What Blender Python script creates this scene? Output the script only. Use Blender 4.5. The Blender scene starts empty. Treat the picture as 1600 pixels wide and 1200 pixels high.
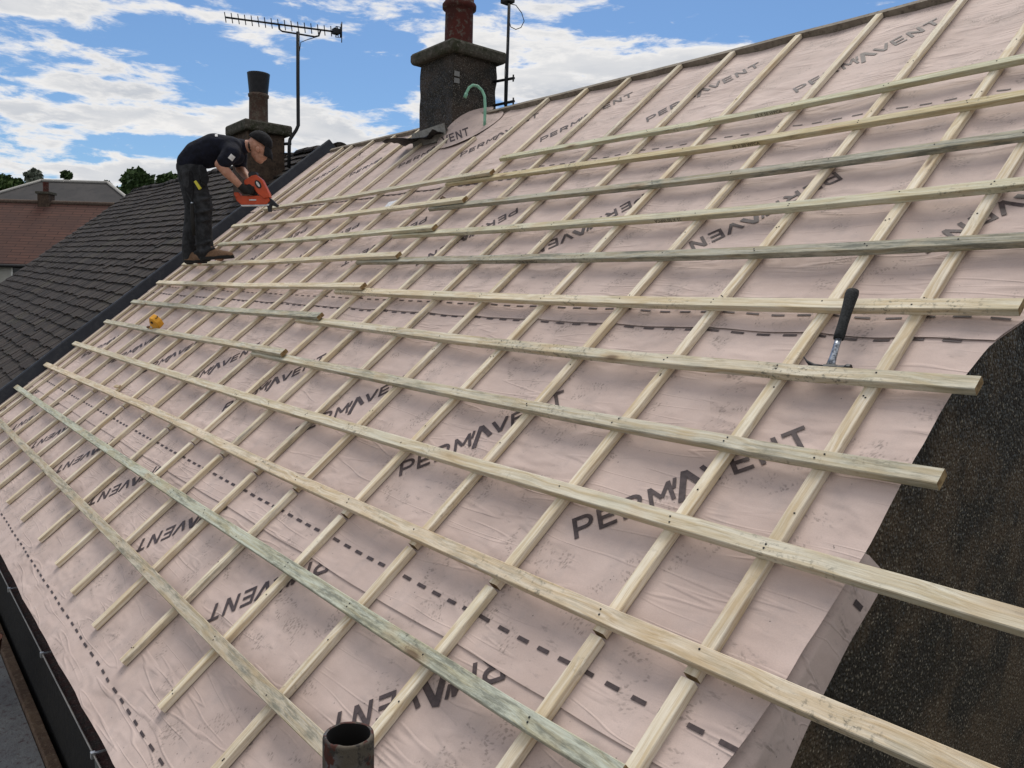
import bpy, bmesh, math, random
from mathutils import Vector, Matrix, noise
random.seed(7)
R_ = math.radians
scene = bpy.context.scene
col = scene.collection

# ------------------------------------------------------------------ camera (calibrated from the batten grid)
PITCH = R_(40)
CP, SP = math.cos(PITCH), math.sin(PITCH)
ROT = Matrix(((1,0,0),(0,CP,-SP),(0,SP,CP)))          # roof coordinates (u along eaves, v up slope, h off roof) -> world
CAM = Vector((1.04818834, 4.1447423, 5.49754052))
RIGHT = Vector((0.63431082, 0.77248745, 0.03021452))
DOWN = Vector((0.09406368, -0.0383273, -0.99482815))
FWD = Vector((-0.76733422, 0.63387235, -0.09697443))
F = 1240.788
cam = bpy.data.cameras.new('camera')
cam.sensor_width = 36; cam.lens = F/1600*36
cam.clip_start = .02; cam.clip_end = 3000
camo = bpy.data.objects.new('camera', cam); col.objects.link(camo)
m = Matrix.Identity(4)
for i in range(3):
    m[i][0] = RIGHT[i]; m[i][1] = -DOWN[i]; m[i][2] = -FWD[i]; m[i][3] = CAM[i]
camo.matrix_world = m
scene.camera = camo
def ray(x, y): return RIGHT*((x-800)/F) + DOWN*((y-600)/F) + FWD
def at(x, y, d): return CAM + ray(x, y)*d                      # point d metres ahead
def rp(u, v, h=0.0): return ROT @ Vector((u, v, h))

# ------------------------------------------------------------------ world, sun, exposure
SUN_EL, SUN_AZ = R_(63), R_(138)        # sun high over the ridge, behind thin cloud
sund = Vector((math.cos(SUN_EL)*math.cos(SUN_AZ), math.cos(SUN_EL)*math.sin(SUN_AZ), math.sin(SUN_EL)))
w = bpy.data.worlds.new('World'); scene.world = w; w.use_nodes = True
def build_world():
    nt = w.node_tree; N = nt.nodes; L = nt.links; N.clear()
    def nd(t, **k):
        n = N.new(t)
        for a, b in k.items(): setattr(n, a, b)
        return n
    def mth(op, a, b=None, c=None, clamp=False):
        n = nd('ShaderNodeMath', operation=op); n.use_clamp = clamp
        for i, q in enumerate((a, b, c)):
            if q is None: continue
            if isinstance(q, (int, float)): n.inputs[i].default_value = q
            else: L.new(q, n.inputs[i])
        return n.outputs[0]
    def vm(op, a, b=None):
        n = nd('ShaderNodeVectorMath', operation=op)
        for i, q in enumerate((a, b)):
            if q is None: continue
            if isinstance(q, (tuple, Vector)): n.inputs[i].default_value = tuple(q)
            else: L.new(q, n.inputs[i])
        return n.outputs['Value'] if op in ('LENGTH','DOT_PRODUCT') else n.outputs[0]
    out = nd('ShaderNodeOutputWorld'); bg = nd('ShaderNodeBackground'); bg.inputs['Strength'].default_value = .10
    sky = nd('ShaderNodeTexSky', sky_type='NISHITA'); sky.sun_disc = False
    sky.sun_elevation = SUN_EL; sky.sun_rotation = math.pi/2 - SUN_AZ
    sky.air_density = 1.0; sky.dust_density = .6; sky.ozone_density = 2.0
    tc = nd('ShaderNodeTexCoord'); d = tc.outputs['Generated']
    sx = nd('ShaderNodeSeparateXYZ'); L.new(d, sx.inputs[0])
    zz = mth('ADD', mth('MAXIMUM', sx.outputs[2], 0.0), .22)
    cx = nd('ShaderNodeCombineXYZ')
    L.new(mth('DIVIDE', sx.outputs[0], zz), cx.inputs[0]); L.new(mth('DIVIDE', sx.outputs[1], zz), cx.inputs[1])
    L.new(mth('MULTIPLY', sx.outputs[2], 6.0), cx.inputs[2])
    P = cx.outputs[0]
    def fbm(off, scale, det=9.0, rough=.58):
        n = nd('ShaderNodeTexNoise'); n.noise_dimensions = '3D'
        L.new(vm('ADD', P, off), n.inputs['Vector'])
        n.inputs['Scale'].default_value = scale; n.inputs['Detail'].default_value = det; n.inputs['Roughness'].default_value = rough
        n.inputs['Distortion'].default_value = .25
        return n.outputs[0]
    base = fbm((3.1, 1.7, 0), 2.6)
    fine = fbm((9.1, 4.7, 2), 7.5, 8.0, .62)
    val = mth('ADD', mth('MULTIPLY', mth('SUBTRACT', base, .5), 1.25), mth('MULTIPLY', mth('SUBTRACT', fine, .5), 1.25))
    # clouds and gaps, each at its own direction of the sky: (pixel x, y, half width, half height, weight)
    B = [(905, 95, 190, 90, .50), (840, 150, 190, 60, .3), (1120, 110, 120, 40, .30), (590, 35, 110, 45, .45), (700, 70, 60, 50, .2), (140, 100, 180, 48, .56), (60, 190, 150, 40, .24), (40, 250, 120, 16, .12), (30, 45, 110, 18, -.25), (300, 235, 90, 14, -.25), (170, 158, 130, 10, -.25), (20, 150, 90, 8, -.12),
         (230, 195, 170, 38, .34), (490, 195, 120, 40, .42), (590, 215, 90, 25, .3), (290, 20, 160, 22, .30), (80, 10, 140, 30, .35), (110, 262, 220, 20, .36),
         (420, 60, 80, 22, .25), (230, 270, 160, 20, .32), (400, 180, 70, 30, .35), (640, 150, 30, 16, .18), (1370, 5, 60, 25, .42), (1200, 90, 60, 30, .2),
         (560, 120, 80, 45, -.42), (1120, 20, 190, 45, -.42), (1290, 40, 90, 40, -.25), (360, 130, 75, 45, -.45), (720, 25, 50, 40, -.25), (330, 55, 80, 18, -.3), (60, 240, 110, 12, -.3), (620, 100, 50, 60, -.3), (230, 60, 70, 20, -.25), (420, 20, 60, 20, -.2)]
    for (x, y, hw, hh, wt) in B:
        c = ray(x, y).normalized()
        side = Vector((-c.y, c.x, 0)).normalized(); up = c.cross(side)*-1
        q = vm('SUBTRACT', d, c)
        a = mth('MULTIPLY', vm('DOT_PRODUCT', q, side), F/hw); b = mth('MULTIPLY', vm('DOT_PRODUCT', q, up), F/hh)
        cc = mth('ADD', mth('MULTIPLY', a, a), mth('MULTIPLY', b, b))
        front = mth('GREATER_THAN', vm('DOT_PRODUCT', d, c), 0.0)
        g = mth('MULTIPLY', mth('EXPONENT', mth('MULTIPLY', cc, -.7)), front)
        val = mth('ADD', val, mth('MULTIPLY', g, wt*.82))
    back = nd('ShaderNodeMapRange', interpolation_type='SMOOTHSTEP')       # bright cloud added to the unseen sky, to take blue out of the fill
    L.new(vm('DOT_PRODUCT', d, (FWD.x, FWD.y, 0)), back.inputs[0]); back.inputs[1].default_value = .62; back.inputs[2].default_value = .15; back.inputs[4].default_value = .46
    val = mth('ADD', val, back.outputs[0])
    mask = nd('ShaderNodeMapRange', interpolation_type='SMOOTHSTEP')
    L.new(val, mask.inputs[0]); mask.inputs[1].default_value = .15; mask.inputs[2].default_value = .40
    # cloud colour: white tops, soft grey where the cloud is thick underneath
    thick = nd('ShaderNodeMapRange', interpolation_type='SMOOTHSTEP'); L.new(val, thick.inputs[0])
    thick.inputs[1].default_value = .20; thick.inputs[2].default_value = .60
    sh = mth('MULTIPLY', thick.outputs[0], mth('MULTIPLY', fbm((1.3, 8.2, -.12), 3.2, 6.0, .55), 1.5, clamp=True), clamp=True)
    cm = nd('ShaderNodeMix', data_type='RGBA'); L.new(sh, cm.inputs['Factor'])
    cm.inputs['A'].default_value = (9.0, 8.75, 8.45, 1); cm.inputs['B'].default_value = (5.0, 5.3, 5.8, 1)
    sk = nd('ShaderNodeMix', data_type='RGBA'); L.new(mask.outputs[0], sk.inputs['Factor'])
    tint = nd('ShaderNodeMix', data_type='RGBA', blend_type='MULTIPLY'); tint.inputs['Factor'].default_value = 1
    L.new(sky.outputs[0], tint.inputs['A']); tint.inputs['B'].default_value = (.66, .84, 1.0, 1)
    L.new(tint.outputs['Result'], sk.inputs['A']); L.new(cm.outputs['Result'], sk.inputs['B'])
    L.new(sk.outputs['Result'], bg.inputs['Color']); L.new(bg.outputs[0], out.inputs[0])
build_world()
sl = bpy.data.lights.new('sun', 'SUN'); sl.energy = 2.2; sl.angle = R_(30); sl.color = (1.0, .94, .84)
so = bpy.data.objects.new('sun', sl); col.objects.link(so)
so.rotation_euler = (-sund).to_track_quat('-Z', 'Y').to_euler(); so.location = (0, 20, 30)
scene.cycles.max_bounces = 6; scene.cycles.diffuse_bounces = 3; scene.cycles.glossy_bounces = 3
scene.view_settings.view_transform = 'Standard'; scene.view_settings.look = 'None'
scene.view_settings.exposure = 0.12; scene.view_settings.gamma = 1

# ------------------------------------------------------------------ object helpers
def tag(o, label=None, cat=None, group=None, kind=None):
    if label: o['label'] = label
    if cat: o['category'] = cat
    if group: o['group'] = group
    if kind: o['kind'] = kind
    return o
def empty(name, loc, rot=None, **k):
    o = bpy.data.objects.new(name, None); col.objects.link(o)
    mm = (rot or Matrix.Identity(3)).to_4x4(); mm.translation = Vector(loc); o.matrix_world = mm
    o.empty_display_size = .1
    return tag(o, **k)
class MB:
    """collects verts and faces (in the coordinates of the object to come)"""
    def __init__(s): s.v = []; s.f = []; s.mi = []; s.sm = []
    def add(s, vs, fs, mat=0, smooth=False):
        o = len(s.v); s.v += [tuple(p) for p in vs]; s.f += [tuple(i+o for i in q) for q in fs]
        s.mi += [mat]*len(fs); s.sm += [smooth]*len(fs)
    def box(s, lo, hi, mat=0):
        x0, y0, z0 = lo; x1, y1, z1 = hi
        s.add([(x0,y0,z0),(x1,y0,z0),(x1,y1,z0),(x0,y1,z0),(x0,y0,z1),(x1,y0,z1),(x1,y1,z1),(x0,y1,z1)],
              [(3,2,1,0),(4,5,6,7),(0,1,5,4),(1,2,6,5),(2,3,7,6),(3,0,4,7)], mat)
    def loft(s, rings, mat=0, smooth=True, cap=True, closed=True):
        n = len(rings[0]); vs = [p for r in rings for p in r]; fs = []
        for i in range(len(rings)-1):
            for j in range(n if closed else n-1):
                a = i*n+j; b = i*n+(j+1) % n
                fs.append((a, b, b+n, a+n))
        if cap: fs += [tuple(range(n-1, -1, -1)), tuple((len(rings)-1)*n+j for j in range(n))]
        s.add(vs, fs, mat, smooth)
    def tube(s, pts, rad, n=10, mat=0, cap=True):
        pts = [Vector(p) for p in pts]
        if not isinstance(rad, (list, tuple)): rad = [rad]*len(pts)
        rings = []; prev = None
        for i, p in enumerate(pts):
            t = (pts[min(i+1, len(pts)-1)]-pts[max(i-1, 0)]).normalized()
            if prev is None:
                a = Vector((0,0,1)) if abs(t.z) < .9 else Vector((1,0,0)); x = t.cross(a).normalized()
            else: x = (prev - t*prev.dot(t)).normalized()
            prev = x; y = t.cross(x)
            rings.append([p + (x*math.cos(k*2*math.pi/n)+y*math.sin(k*2*math.pi/n))*rad[i] for k in range(n)])
        s.loft(rings, mat, True, cap)
    def lathe(s, prof, n=24, c=(0,0,0), mat=0, cap=False):
        s.loft([[(c[0]+r*math.cos(k*2*math.pi/n), c[1]+r*math.sin(k*2*math.pi/n), c[2]+z) for k in range(n)] for r, z in prof], mat, True, cap)
    def prism(s, poly, a, b, mat=0, smooth=False):
        """poly: list of 2D -> points by callables a(x,y), b(x,y) for both ends"""
        n = len(poly); vs = [a(*p) for p in poly]+[b(*p) for p in poly]
        s.add(vs, [tuple(range(n-1,-1,-1)), tuple(range(n, 2*n))]+[(j, (j+1) % n, (j+1) % n+n, j+n) for j in range(n)], mat, smooth)
    def build(s, name, mats, parent=None, loc=(0,0,0), rot=None, bevel=0, seg=2, **k):
        me = bpy.data.meshes.new(name); me.from_pydata(s.v, [], s.f)
        if not isinstance(mats, (list, tuple)): mats = [mats]
        for q in mats: me.materials.append(q)
        me.polygons.foreach_set('material_index', s.mi); me.polygons.foreach_set('use_smooth', s.sm)
        me.update()
        bm = bmesh.new(); bm.from_mesh(me); bmesh.ops.recalc_face_normals(bm, faces=bm.faces)
        if bevel:
            es = [e for e in bm.edges if len(e.link_faces) == 2 and e.calc_face_angle(0) > .6]
            bmesh.ops.bevel(bm, geom=es, offset=bevel, segments=seg, affect='EDGES', profile=.6, clamp_overlap=True)
        bm.to_mesh(me); bm.free()
        o = bpy.data.objects.new(name, me); col.objects.link(o)
        if parent is not None: o.parent = parent
        else:
            mm = (rot or Matrix.Identity(3)).to_4x4(); mm.translation = Vector(loc); o.matrix_world = mm
        return tag(o, **k)

# ------------------------------------------------------------------ materials
class NT:
    def __init__(s, name, rough=.8):
        s.m = bpy.data.materials.new(name); s.m.use_nodes = True; s.t = s.m.node_tree
        s.b = s.t.nodes['Principled BSDF']; s.b.inputs['Roughness'].default_value = rough
        s.b.inputs['Specular IOR Level'].default_value = .3
        s.tc = s.t.nodes.new('ShaderNodeTexCoord')
    def n(s, t, **k):
        q = s.t.nodes.new(t)
        for a, b in k.items(): setattr(q, a, b)
        return q
    def ln(s, a, b): s.t.links.new(a, b)
    def setin(s, q, i, v):
        if isinstance(v, bpy.types.NodeSocket): s.ln(v, q.inputs[i])
        else: q.inputs[i].default_value = v
    def co(s, scale=(1,1,1), rnd=True, src='Object'):
        mp = s.n('ShaderNodeMapping'); s.ln(s.tc.outputs[src], mp.inputs[0]); mp.inputs['Scale'].default_value = scale
        if rnd:
            oi = s.n('ShaderNodeObjectInfo'); mu = s.n('ShaderNodeVectorMath', operation='SCALE'); mu.inputs[0].default_value = (37.1, 53.7, 19.3)
            s.ln(oi.outputs['Random'], mu.inputs['Scale']); s.ln(mu.outputs[0], mp.inputs['Location'])
        return mp.outputs[0]
    def noise(s, vec, scale=5, det=5, rough=.55, dist=0):
        q = s.n('ShaderNodeTexNoise'); s.ln(vec, q.inputs['Vector'])
        for a, b in (('Scale', scale), ('Detail', det), ('Roughness', rough), ('Distortion', dist)): q.inputs[a].default_value = b
        return q.outputs[0]
    def vor(s, vec, scale=5, feature='F1', out='Distance', rand=1.0):
        q = s.n('ShaderNodeTexVoronoi', feature=feature); s.ln(vec, q.inputs['Vector']); q.inputs['Scale'].default_value = scale
        q.inputs['Randomness'].default_value = rand
        return q.outputs[out]
    def mr(s, v, a, b, c=0.0, d=1.0, smooth=True):
        q = s.n('ShaderNodeMapRange', interpolation_type='SMOOTHSTEP' if smooth else 'LINEAR'); s.ln(v, q.inputs[0])
        for i, x in enumerate((a, b, c, d)): q.inputs[i+1].default_value = x
        return q.outputs[0]
    def math(s, op, a, b=0.0, clamp=False):
        q = s.n('ShaderNodeMath', operation=op); q.use_clamp = clamp; s.setin(q, 0, a); s.setin(q, 1, b); return q.outputs[0]
    def mix(s, f, a, b, mode='MIX'):
        q = s.n('ShaderNodeMix', data_type='RGBA', blend_type=mode)
        s.setin(q, 'Factor', f)
        for i, v in (('A', a), ('B', b)):
            if isinstance(v, tuple): q.inputs[i].default_value = v if len(v) == 4 else v+(1,)
            else: s.ln(v, q.inputs[i])
        return q.outputs['Result']
    def color(s, c):
        if isinstance(c, tuple): s.b.inputs['Base Color'].default_value = c if len(c) == 4 else c+(1,)
        else: s.ln(c, s.b.inputs['Base Color'])
    def bump(s, h, strength=.3, dist=.01):
        q = s.n('ShaderNodeBump'); s.ln(h, q.inputs['Height']); q.inputs['Strength'].default_value = strength; q.inputs['Distance'].default_value = dist
        prev = s.b.inputs['Normal'].links
        if prev: s.ln(prev[0].from_socket, q.inputs['Normal'])
        s.ln(q.outputs[0], s.b.inputs['Normal'])
    def rough(s, v): s.ln(v, s.b.inputs['Roughness'])
def plain(name, c, rough=.6, metal=0, var=.15, scale=20, bump=.1):
    q = NT(name, rough); v = q.noise(q.co(), scale, 4)
    q.color(q.mix(q.mr(v, .3, .7), tuple(x*(1-var) for x in c), tuple(min(1, x*(1+var)) for x in c)))
    q.b.inputs['Metallic'].default_value = metal
    if bump: q.bump(v, bump, .003)
    return q.m

def wood(name, axis, grimy=1.0):
    q = NT(name, .82)
    sc = (1, 1, 1) if axis == 'x' else (1, 1, 1)
    al = (.7, 22, 22) if axis == 'x' else (22, .7, 22)
    oi = q.n('ShaderNodeObjectInfo')
    basec = oi.outputs['Color']
    C = q.co()
    warp = q.noise(q.co((1.2, 1.2, 1.2)), 2.2, 2)
    stretched = q.n('ShaderNodeMapping'); q.ln(C, stretched.inputs[0]); stretched.inputs['Scale'].default_value = al
    ad = q.n('ShaderNodeVectorMath', operation='ADD'); q.ln(stretched.outputs[0], ad.inputs[0])
    wv = q.n('ShaderNodeCombineXYZ'); k = q.math('MULTIPLY', warp, 1.3)
    q.ln(k, wv.inputs[1 if axis == 'x' else 0]); q.ln(k, wv.inputs[2]); q.ln(wv.outputs[0], ad.inputs[1])
    g1 = q.noise(ad.outputs[0], 3.2, 5, .62); g2 = q.noise(ad.outputs[0], 11, 3, .6)
    grain = q.mr(g1, .36, .66)
    c = q.mix(q.math('MULTIPLY', grain, .85), basec, q.mix(1.0, basec, (.72, .62, .46), 'MULTIPLY'))
    c = q.mix(q.math('MULTIPLY', q.mr(g2, .52, .70), .40), c, q.mix(1.0, basec, (.55, .45, .33), 'MULTIPLY'))
    # patches of green preservative and grey weathering
    big = q.noise(q.co((1.6, 1.6, 1.6)), 1.7, 4, .6)
    c = q.mix(q.math('MULTIPLY', q.mr(big, .48, .66), .24*grimy), c, (.47, .49, .38))
    spk = q.noise(q.co((1, 1, 1)), 60, 4, .7); area = q.noise(q.co((1.1, 1.1, 1.1)), 2.6, 4, .65)
    gr = q.math('MULTIPLY', q.mr(spk, .52, .66), q.mr(area, .5, .66))
    c = q.mix(q.math('MULTIPLY', gr, .75*grimy), c, (.10, .10, .085))
    al_ = oi.outputs['Alpha']; a2 = q.noise(q.co((1.6, 9, 9) if axis == 'x' else (9, 1.6, 9)), 1.6, 6, .7); f2 = q.noise(q.co((9, 60, 60) if axis == 'x' else (60, 9, 60)), 1.0, 5, .75)
    gm = q.math('MULTIPLY', q.math('MULTIPLY', q.mr(a2, .40, .60), q.mr(f2, .38, .62)), al_)
    c = q.mix(q.math('MULTIPLY', gm, .9), c, (.135, .14, .115))
    tan = q.noise(q.co((2.0, 2.0, 2.0)), 1.9, 3)
    c = q.mix(q.math('MULTIPLY', q.mr(tan, .56, .7), .35), c, (.50, .37, .22))
    # knots
    kn = q.n('ShaderNodeMapping'); q.ln(C, kn.inputs[0]); kn.inputs['Scale'].default_value = (2.6, 9, 9) if axis == 'x' else (9, 2.6, 9)
    kv = q.n('ShaderNodeTexVoronoi', feature='F1'); q.ln(kn.outputs[0], kv.inputs['Vector']); kv.inputs['Scale'].default_value = 1.0
    kd = q.math('ADD', kv.outputs['Distance'], q.math('MULTIPLY', q.math('SUBTRACT', g1, .5), .12))
    kc = q.n('ShaderNodeSeparateColor'); q.ln(kv.outputs['Color'], kc.inputs[0])
    on = q.math('GREATER_THAN', kc.outputs[0], .62)
    km = q.math('MULTIPLY', q.mr(kd, .13, .05), on); ring = q.math('MULTIPLY', q.mr(kd, .26, .12), on)
    c = q.mix(q.math('MULTIPLY', ring, .35), c, (.42, .27, .13)); c = q.mix(q.math('MULTIPLY', km, .8), c, (.13, .08, .045))
    q.color(c)
    q.bump(g1, .5, .005); q.bump(spk, .25, .002)
    return q.m
M = {}
M['wood_batten'] = wood('treated_softwood_batten', 'x', 1.0)
M['wood_counter'] = wood('treated_softwood_counter', 'y', .45)
def endgrain():
    q = NT('end_grain', .9); v = q.noise(q.co((1, 1, 1)), 45, 5, .7)
    q.color(q.mix(q.mr(v, .35, .65), (.16, .095, .04), (.34, .24, .12))); q.bump(v, .3, .003); return q.m
M['end'] = endgrain()

def membrane():
    q = NT('breather_membrane', .72)
    C = q.co((1, 1, 1), False)
    n1 = q.noise(C, 2.2, 6, .6); n2 = q.noise(C, 9, 6, .65)
    c = q.mix(q.mr(n1, .3, .7), (.485, .378, .338), (.58, .462, .418))
    c = q.mix(q.math('MULTIPLY', q.mr(n2, .48, .70), .38), c, (.39, .325, .305))
    # dirt scuffs in drifts
    area = q.mr(q.noise(q.co((1, 1, 1), False), 1.3, 4, .55), .44, .66)
    sm = q.n('ShaderNodeMapping'); q.ln(C, sm.inputs[0]); sm.inputs['Rotation'].default_value = (0, 0, .7); sm.inputs['Scale'].default_value = (14, 40, 20)
    sc = q.mr(q.noise(sm.outputs[0], 1.0, 5, .7), .56, .74)
    c = q.mix(q.math('MULTIPLY', q.math('MULTIPLY', sc, area), .62), c, (.20, .165, .15))
    # boot prints: one in some of the cells, lug pattern turned at random
    for scale, seed, thr in ((3.1, 0, .38), (3.6, 5.3, .45), (4.4, 11.7, .5)):
        sh = q.n('ShaderNodeMapping'); q.ln(C, sh.inputs[0]); sh.inputs['Location'].default_value = (seed, seed*1.7, 0)
        flat = q.n('ShaderNodeVectorMath', operation='MULTIPLY'); q.ln(sh.outputs[0], flat.inputs[0]); flat.inputs[1].default_value = (1, 1, 0)
        v = q.n('ShaderNodeTexVoronoi', feature='F1', voronoi_dimensions='2D'); q.ln(flat.outputs[0], v.inputs['Vector']); v.inputs['Scale'].default_value = scale
        scl = q.n('ShaderNodeVectorMath', operation='SUBTRACT'); q.ln(flat.outputs[0], scl.inputs[0]); q.ln(v.outputs['Position'], scl.inputs[1])
        sp = q.n('ShaderNodeSeparateColor'); q.ln(v.outputs['Color'], sp.inputs[0])
        jit = q.n('ShaderNodeTexNoise'); q.ln(C, jit.inputs['Vector']); jit.inputs['Scale'].default_value = 26; jit.inputs['Detail'].default_value = 3
        js = q.n('ShaderNodeVectorMath', operation='MULTIPLY_ADD'); q.ln(jit.outputs['Color'], js.inputs[0]); js.inputs[1].default_value = (.03, .03, 0); q.ln(scl.outputs[0], js.inputs[2])
        rt = q.n('ShaderNodeVectorRotate', rotation_type='Z_AXIS'); q.ln(js.outputs[0], rt.inputs['Vector'])
        q.ln(q.math('MULTIPLY', sp.outputs[1], 6.3), rt.inputs['Angle'])
        sx = q.n('ShaderNodeSeparateXYZ'); q.ln(rt.outputs[0], sx.inputs[0])
        X, Y = sx.outputs[0], sx.outputs[1]
        e = q.math('ADD', q.math('POWER', q.math('DIVIDE', q.math('ABSOLUTE', X), .048), 2.0), q.math('POWER', q.math('DIVIDE', q.math('ABSOLUTE', Y), .125), 2.0))
        inside = q.mr(e, 1.05, .7)
        lug = q.n('ShaderNodeTexVoronoi', feature='F1', voronoi_dimensions='2D', distance='MANHATTAN')
        lm = q.n('ShaderNodeVectorMath', operation='MULTIPLY'); q.ln(rt.outputs[0], lm.inputs[0]); lm.inputs[1].default_value = (52, 96, 0); q.ln(lm.outputs[0], lug.inputs['Vector'])
        lug.inputs['Scale'].default_value = 1.0; lug.inputs['Randomness'].default_value = .85
        lg = q.mr(lug.outputs['Distance'], .52, .22)
        part = q.mr(q.noise(C, 17, 5, .7), .46, .62)
        on = q.math('GREATER_THAN', sp.outputs[0], thr)
        f = q.math('MULTIPLY', q.math('MULTIPLY', lg, inside), q.math('MULTIPLY', part, on))
        c = q.mix(q.math('MULTIPLY', f, .55), c, (.17, .14, .125))
        soft = q.math('MULTIPLY', q.math('MULTIPLY', q.mr(e, 1.6, .3), on), .10)
        c = q.mix(soft, c, (.25, .2, .18))
    spk = q.vor(C, 34, 'F1'); c = q.mix(q.math('MULTIPLY', q.mr(spk, .085, .05), q.mr(n2, .5, .6)), c, (.13, .11, .10))
    c = q.mix(q.math('MULTIPLY', q.mr(q.noise(C, 320, 2, .6), .42, .62), .16), c, q.mix(1.0, c, (.72, .69, .67), 'MULTIPLY'))
    q.color(c)
    # creases
    cr = q.n('ShaderNodeMapping'); q.ln(C, cr.inputs[0]); cr.inputs['Rotation'].default_value = (0, 0, .5); cr.inputs['Scale'].default_value = (3.0, 7.5, 5)
    w1 = q.noise(cr.outputs[0], 1.1, 2.5, .42, .15)
    rdg = []
    for rot, sc_, k in ((.9, (2.2, 6.5, 4), .55), (-.5, (3.4, 8.0, 4), .5), (1.25, (1.0, 11, 5), .3), (.25, (1.1, 9, 5), .3)):
        mp = q.n('ShaderNodeMapping'); q.ln(C, mp.inputs[0]); mp.inputs['Rotation'].default_value = (0, 0, rot); mp.inputs['Scale'].default_value = sc_; mp.inputs['Location'].default_value = (rot*7, 2.3, 0)
        r_ = q.math('ABSOLUTE', q.math('SUBTRACT', q.noise(mp.outputs[0], 1.0, 2, .45), .5))
        rdg.append(q.math('MULTIPLY', q.mr(r_, .11 if k > .4 else .022, 0.0), q.mr(q.noise(C, 1.7+rot*.3, 2), .45, .62)))
    q.bump(rdg[0], .20, .022); q.bump(rdg[1], .16, .018); q.bump(rdg[2], .30, .008); q.bump(rdg[3], .30, .008)
    q.bump(w1, .20, .05); fib = q.noise(C, 240, 3, .7); q.bump(fib, .12, .002); q.bump(q.noise(C, 40, 4, .6), .05, .004)
    return q.m
M['membrane'] = membrane()
M['ink'] = plain('print_ink', (.068, .05, .05), .6, 0, .25, 60, 0)
M['stamp'] = plain('stamp_ink', (.035, .025, .018), .8, 0, .2, 60, 0)

def harling(name, dark, light, brown):
    q = NT(name, .85); C = q.co((1, 1, 1), False)
    v = q.n('ShaderNodeTexVoronoi', feature='F1'); q.ln(C, v.inputs['Vector']); v.inputs['Scale'].default_value = 92
    wn_ = q.n('ShaderNodeTexNoise'); q.ln(C, wn_.inputs['Vector']); wn_.inputs['Scale'].default_value = 60; wn_.inputs['Detail'].default_value = 3
    wa = q.n('ShaderNodeVectorMath', operation='MULTIPLY_ADD'); q.ln(wn_.outputs['Color'], wa.inputs[0]); wa.inputs[1].default_value = (.012, .012, .012); q.ln(C, wa.inputs[2]); q.ln(wa.outputs[0], v.inputs['Vector'])
    sc = q.n('ShaderNodeSeparateColor'); q.ln(v.outputs['Color'], sc.inputs[0])
    peb = q.mr(v.outputs['Distance'], .55, .15)
    big = q.noise(C, 3.5, 5, .6)
    c = q.mix(q.mr(big, .42, .62), dark, brown)
    bright = q.math('MULTIPLY', peb, q.mr(sc.outputs[0], .45, 1.05))
    c = q.mix(bright, c, light)
    q.color(c); q.bump(q.mr(v.outputs['Distance'], .7, 0.0), .9, .006); q.bump(big, .4, .02)
    q.rough(q.mr(sc.outputs[1], 0, 1, .45, .95)); return q.m
M['harl'] = harling('dark_pebbledash', (.022, .0165, .011), (.42, .36, .27), (.066, .044, .025))
M['harl_chimney'] = harling('chimney_pebbledash', (.020, .017, .013), (.22, .195, .16), (.05, .037, .028))

def mottled(name, c1, c2, c3, s=6, rough=.9, bump=.5, bs=30):
    q = NT(name, rough); C = q.co()
    a = q.noise(C, s, 6, .65); b = q.noise(C, s*3.7, 5, .7); e = q.noise(C, bs, 4, .6)
    c = q.mix(q.mr(a, .38, .62), c1, c2); c = q.mix(q.mr(b, .5, .68), c, c3)
    q.color(c); q.bump(e, bump, .01); return q.m
M['cap'] = mottled('mossy_concrete', (.075, .066, .054), (.036, .038, .022), (.13, .12, .10), 9, .95, .8, 40)
M['clay'] = mottled('sooty_clay_pot', (.085, .019, .014), (.055, .017, .013), (.13, .115, .095), 4.5, .85, .4)
M['clay_grey'] = mottled('weathered_clay_pot', (.085, .05, .038), (.12, .095, .075), (.045, .036, .03), 16, .9, .5)
M['brick_old'] = mottled('dark_stone_stack', (.05, .032, .023), (.085, .058, .04), (.026, .02, .016), 9, .9, .8)
M['lead'] = mottled('lead_sheet', (.018, .021, .030), (.024, .028, .038), (.034, .038, .046), 4, .5, .25)
M['lead_old'] = mottled('old_flashing', (.014, .013, .0125), (.028, .027, .026), (.010, .009, .008), 9, .7, .5)
M['mortar'] = mottled('pale_mortar', (.33, .32, .30), (.23, .22, .2), (.42, .40, .38), 14, .9, .6)
M['black_metal'] = plain('black_metal', (.018, .019, .022), .5, .3)
M['galv'] = plain('galvanised_steel', (.45, .46, .47), .4, .8)
M['black_plastic'] = plain('black_plastic', (.014, .014, .015), .45)
M['cable'] = plain('black_cable', (.012, .012, .012), .5)
M['green'] = plain('green_pvc', (.20, .42, .30), .45, 0, .2, 25)
M['grey_board'] = mottled('weathered_ridge_board', (.20, .17, .135), (.27, .235, .19), (.12, .10, .08), 8, .9, .5)
M['osb'] = mottled('sarking_boards', (.26, .19, .12), (.2, .14, .09), (.32, .25, .17), 8)
M['white_plate'] = plain('painted_plate', (.20, .20, .195), .6)
M['label'] = plain('white_paper', (.62, .63, .66), .7, 0, .2, 70)

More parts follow.
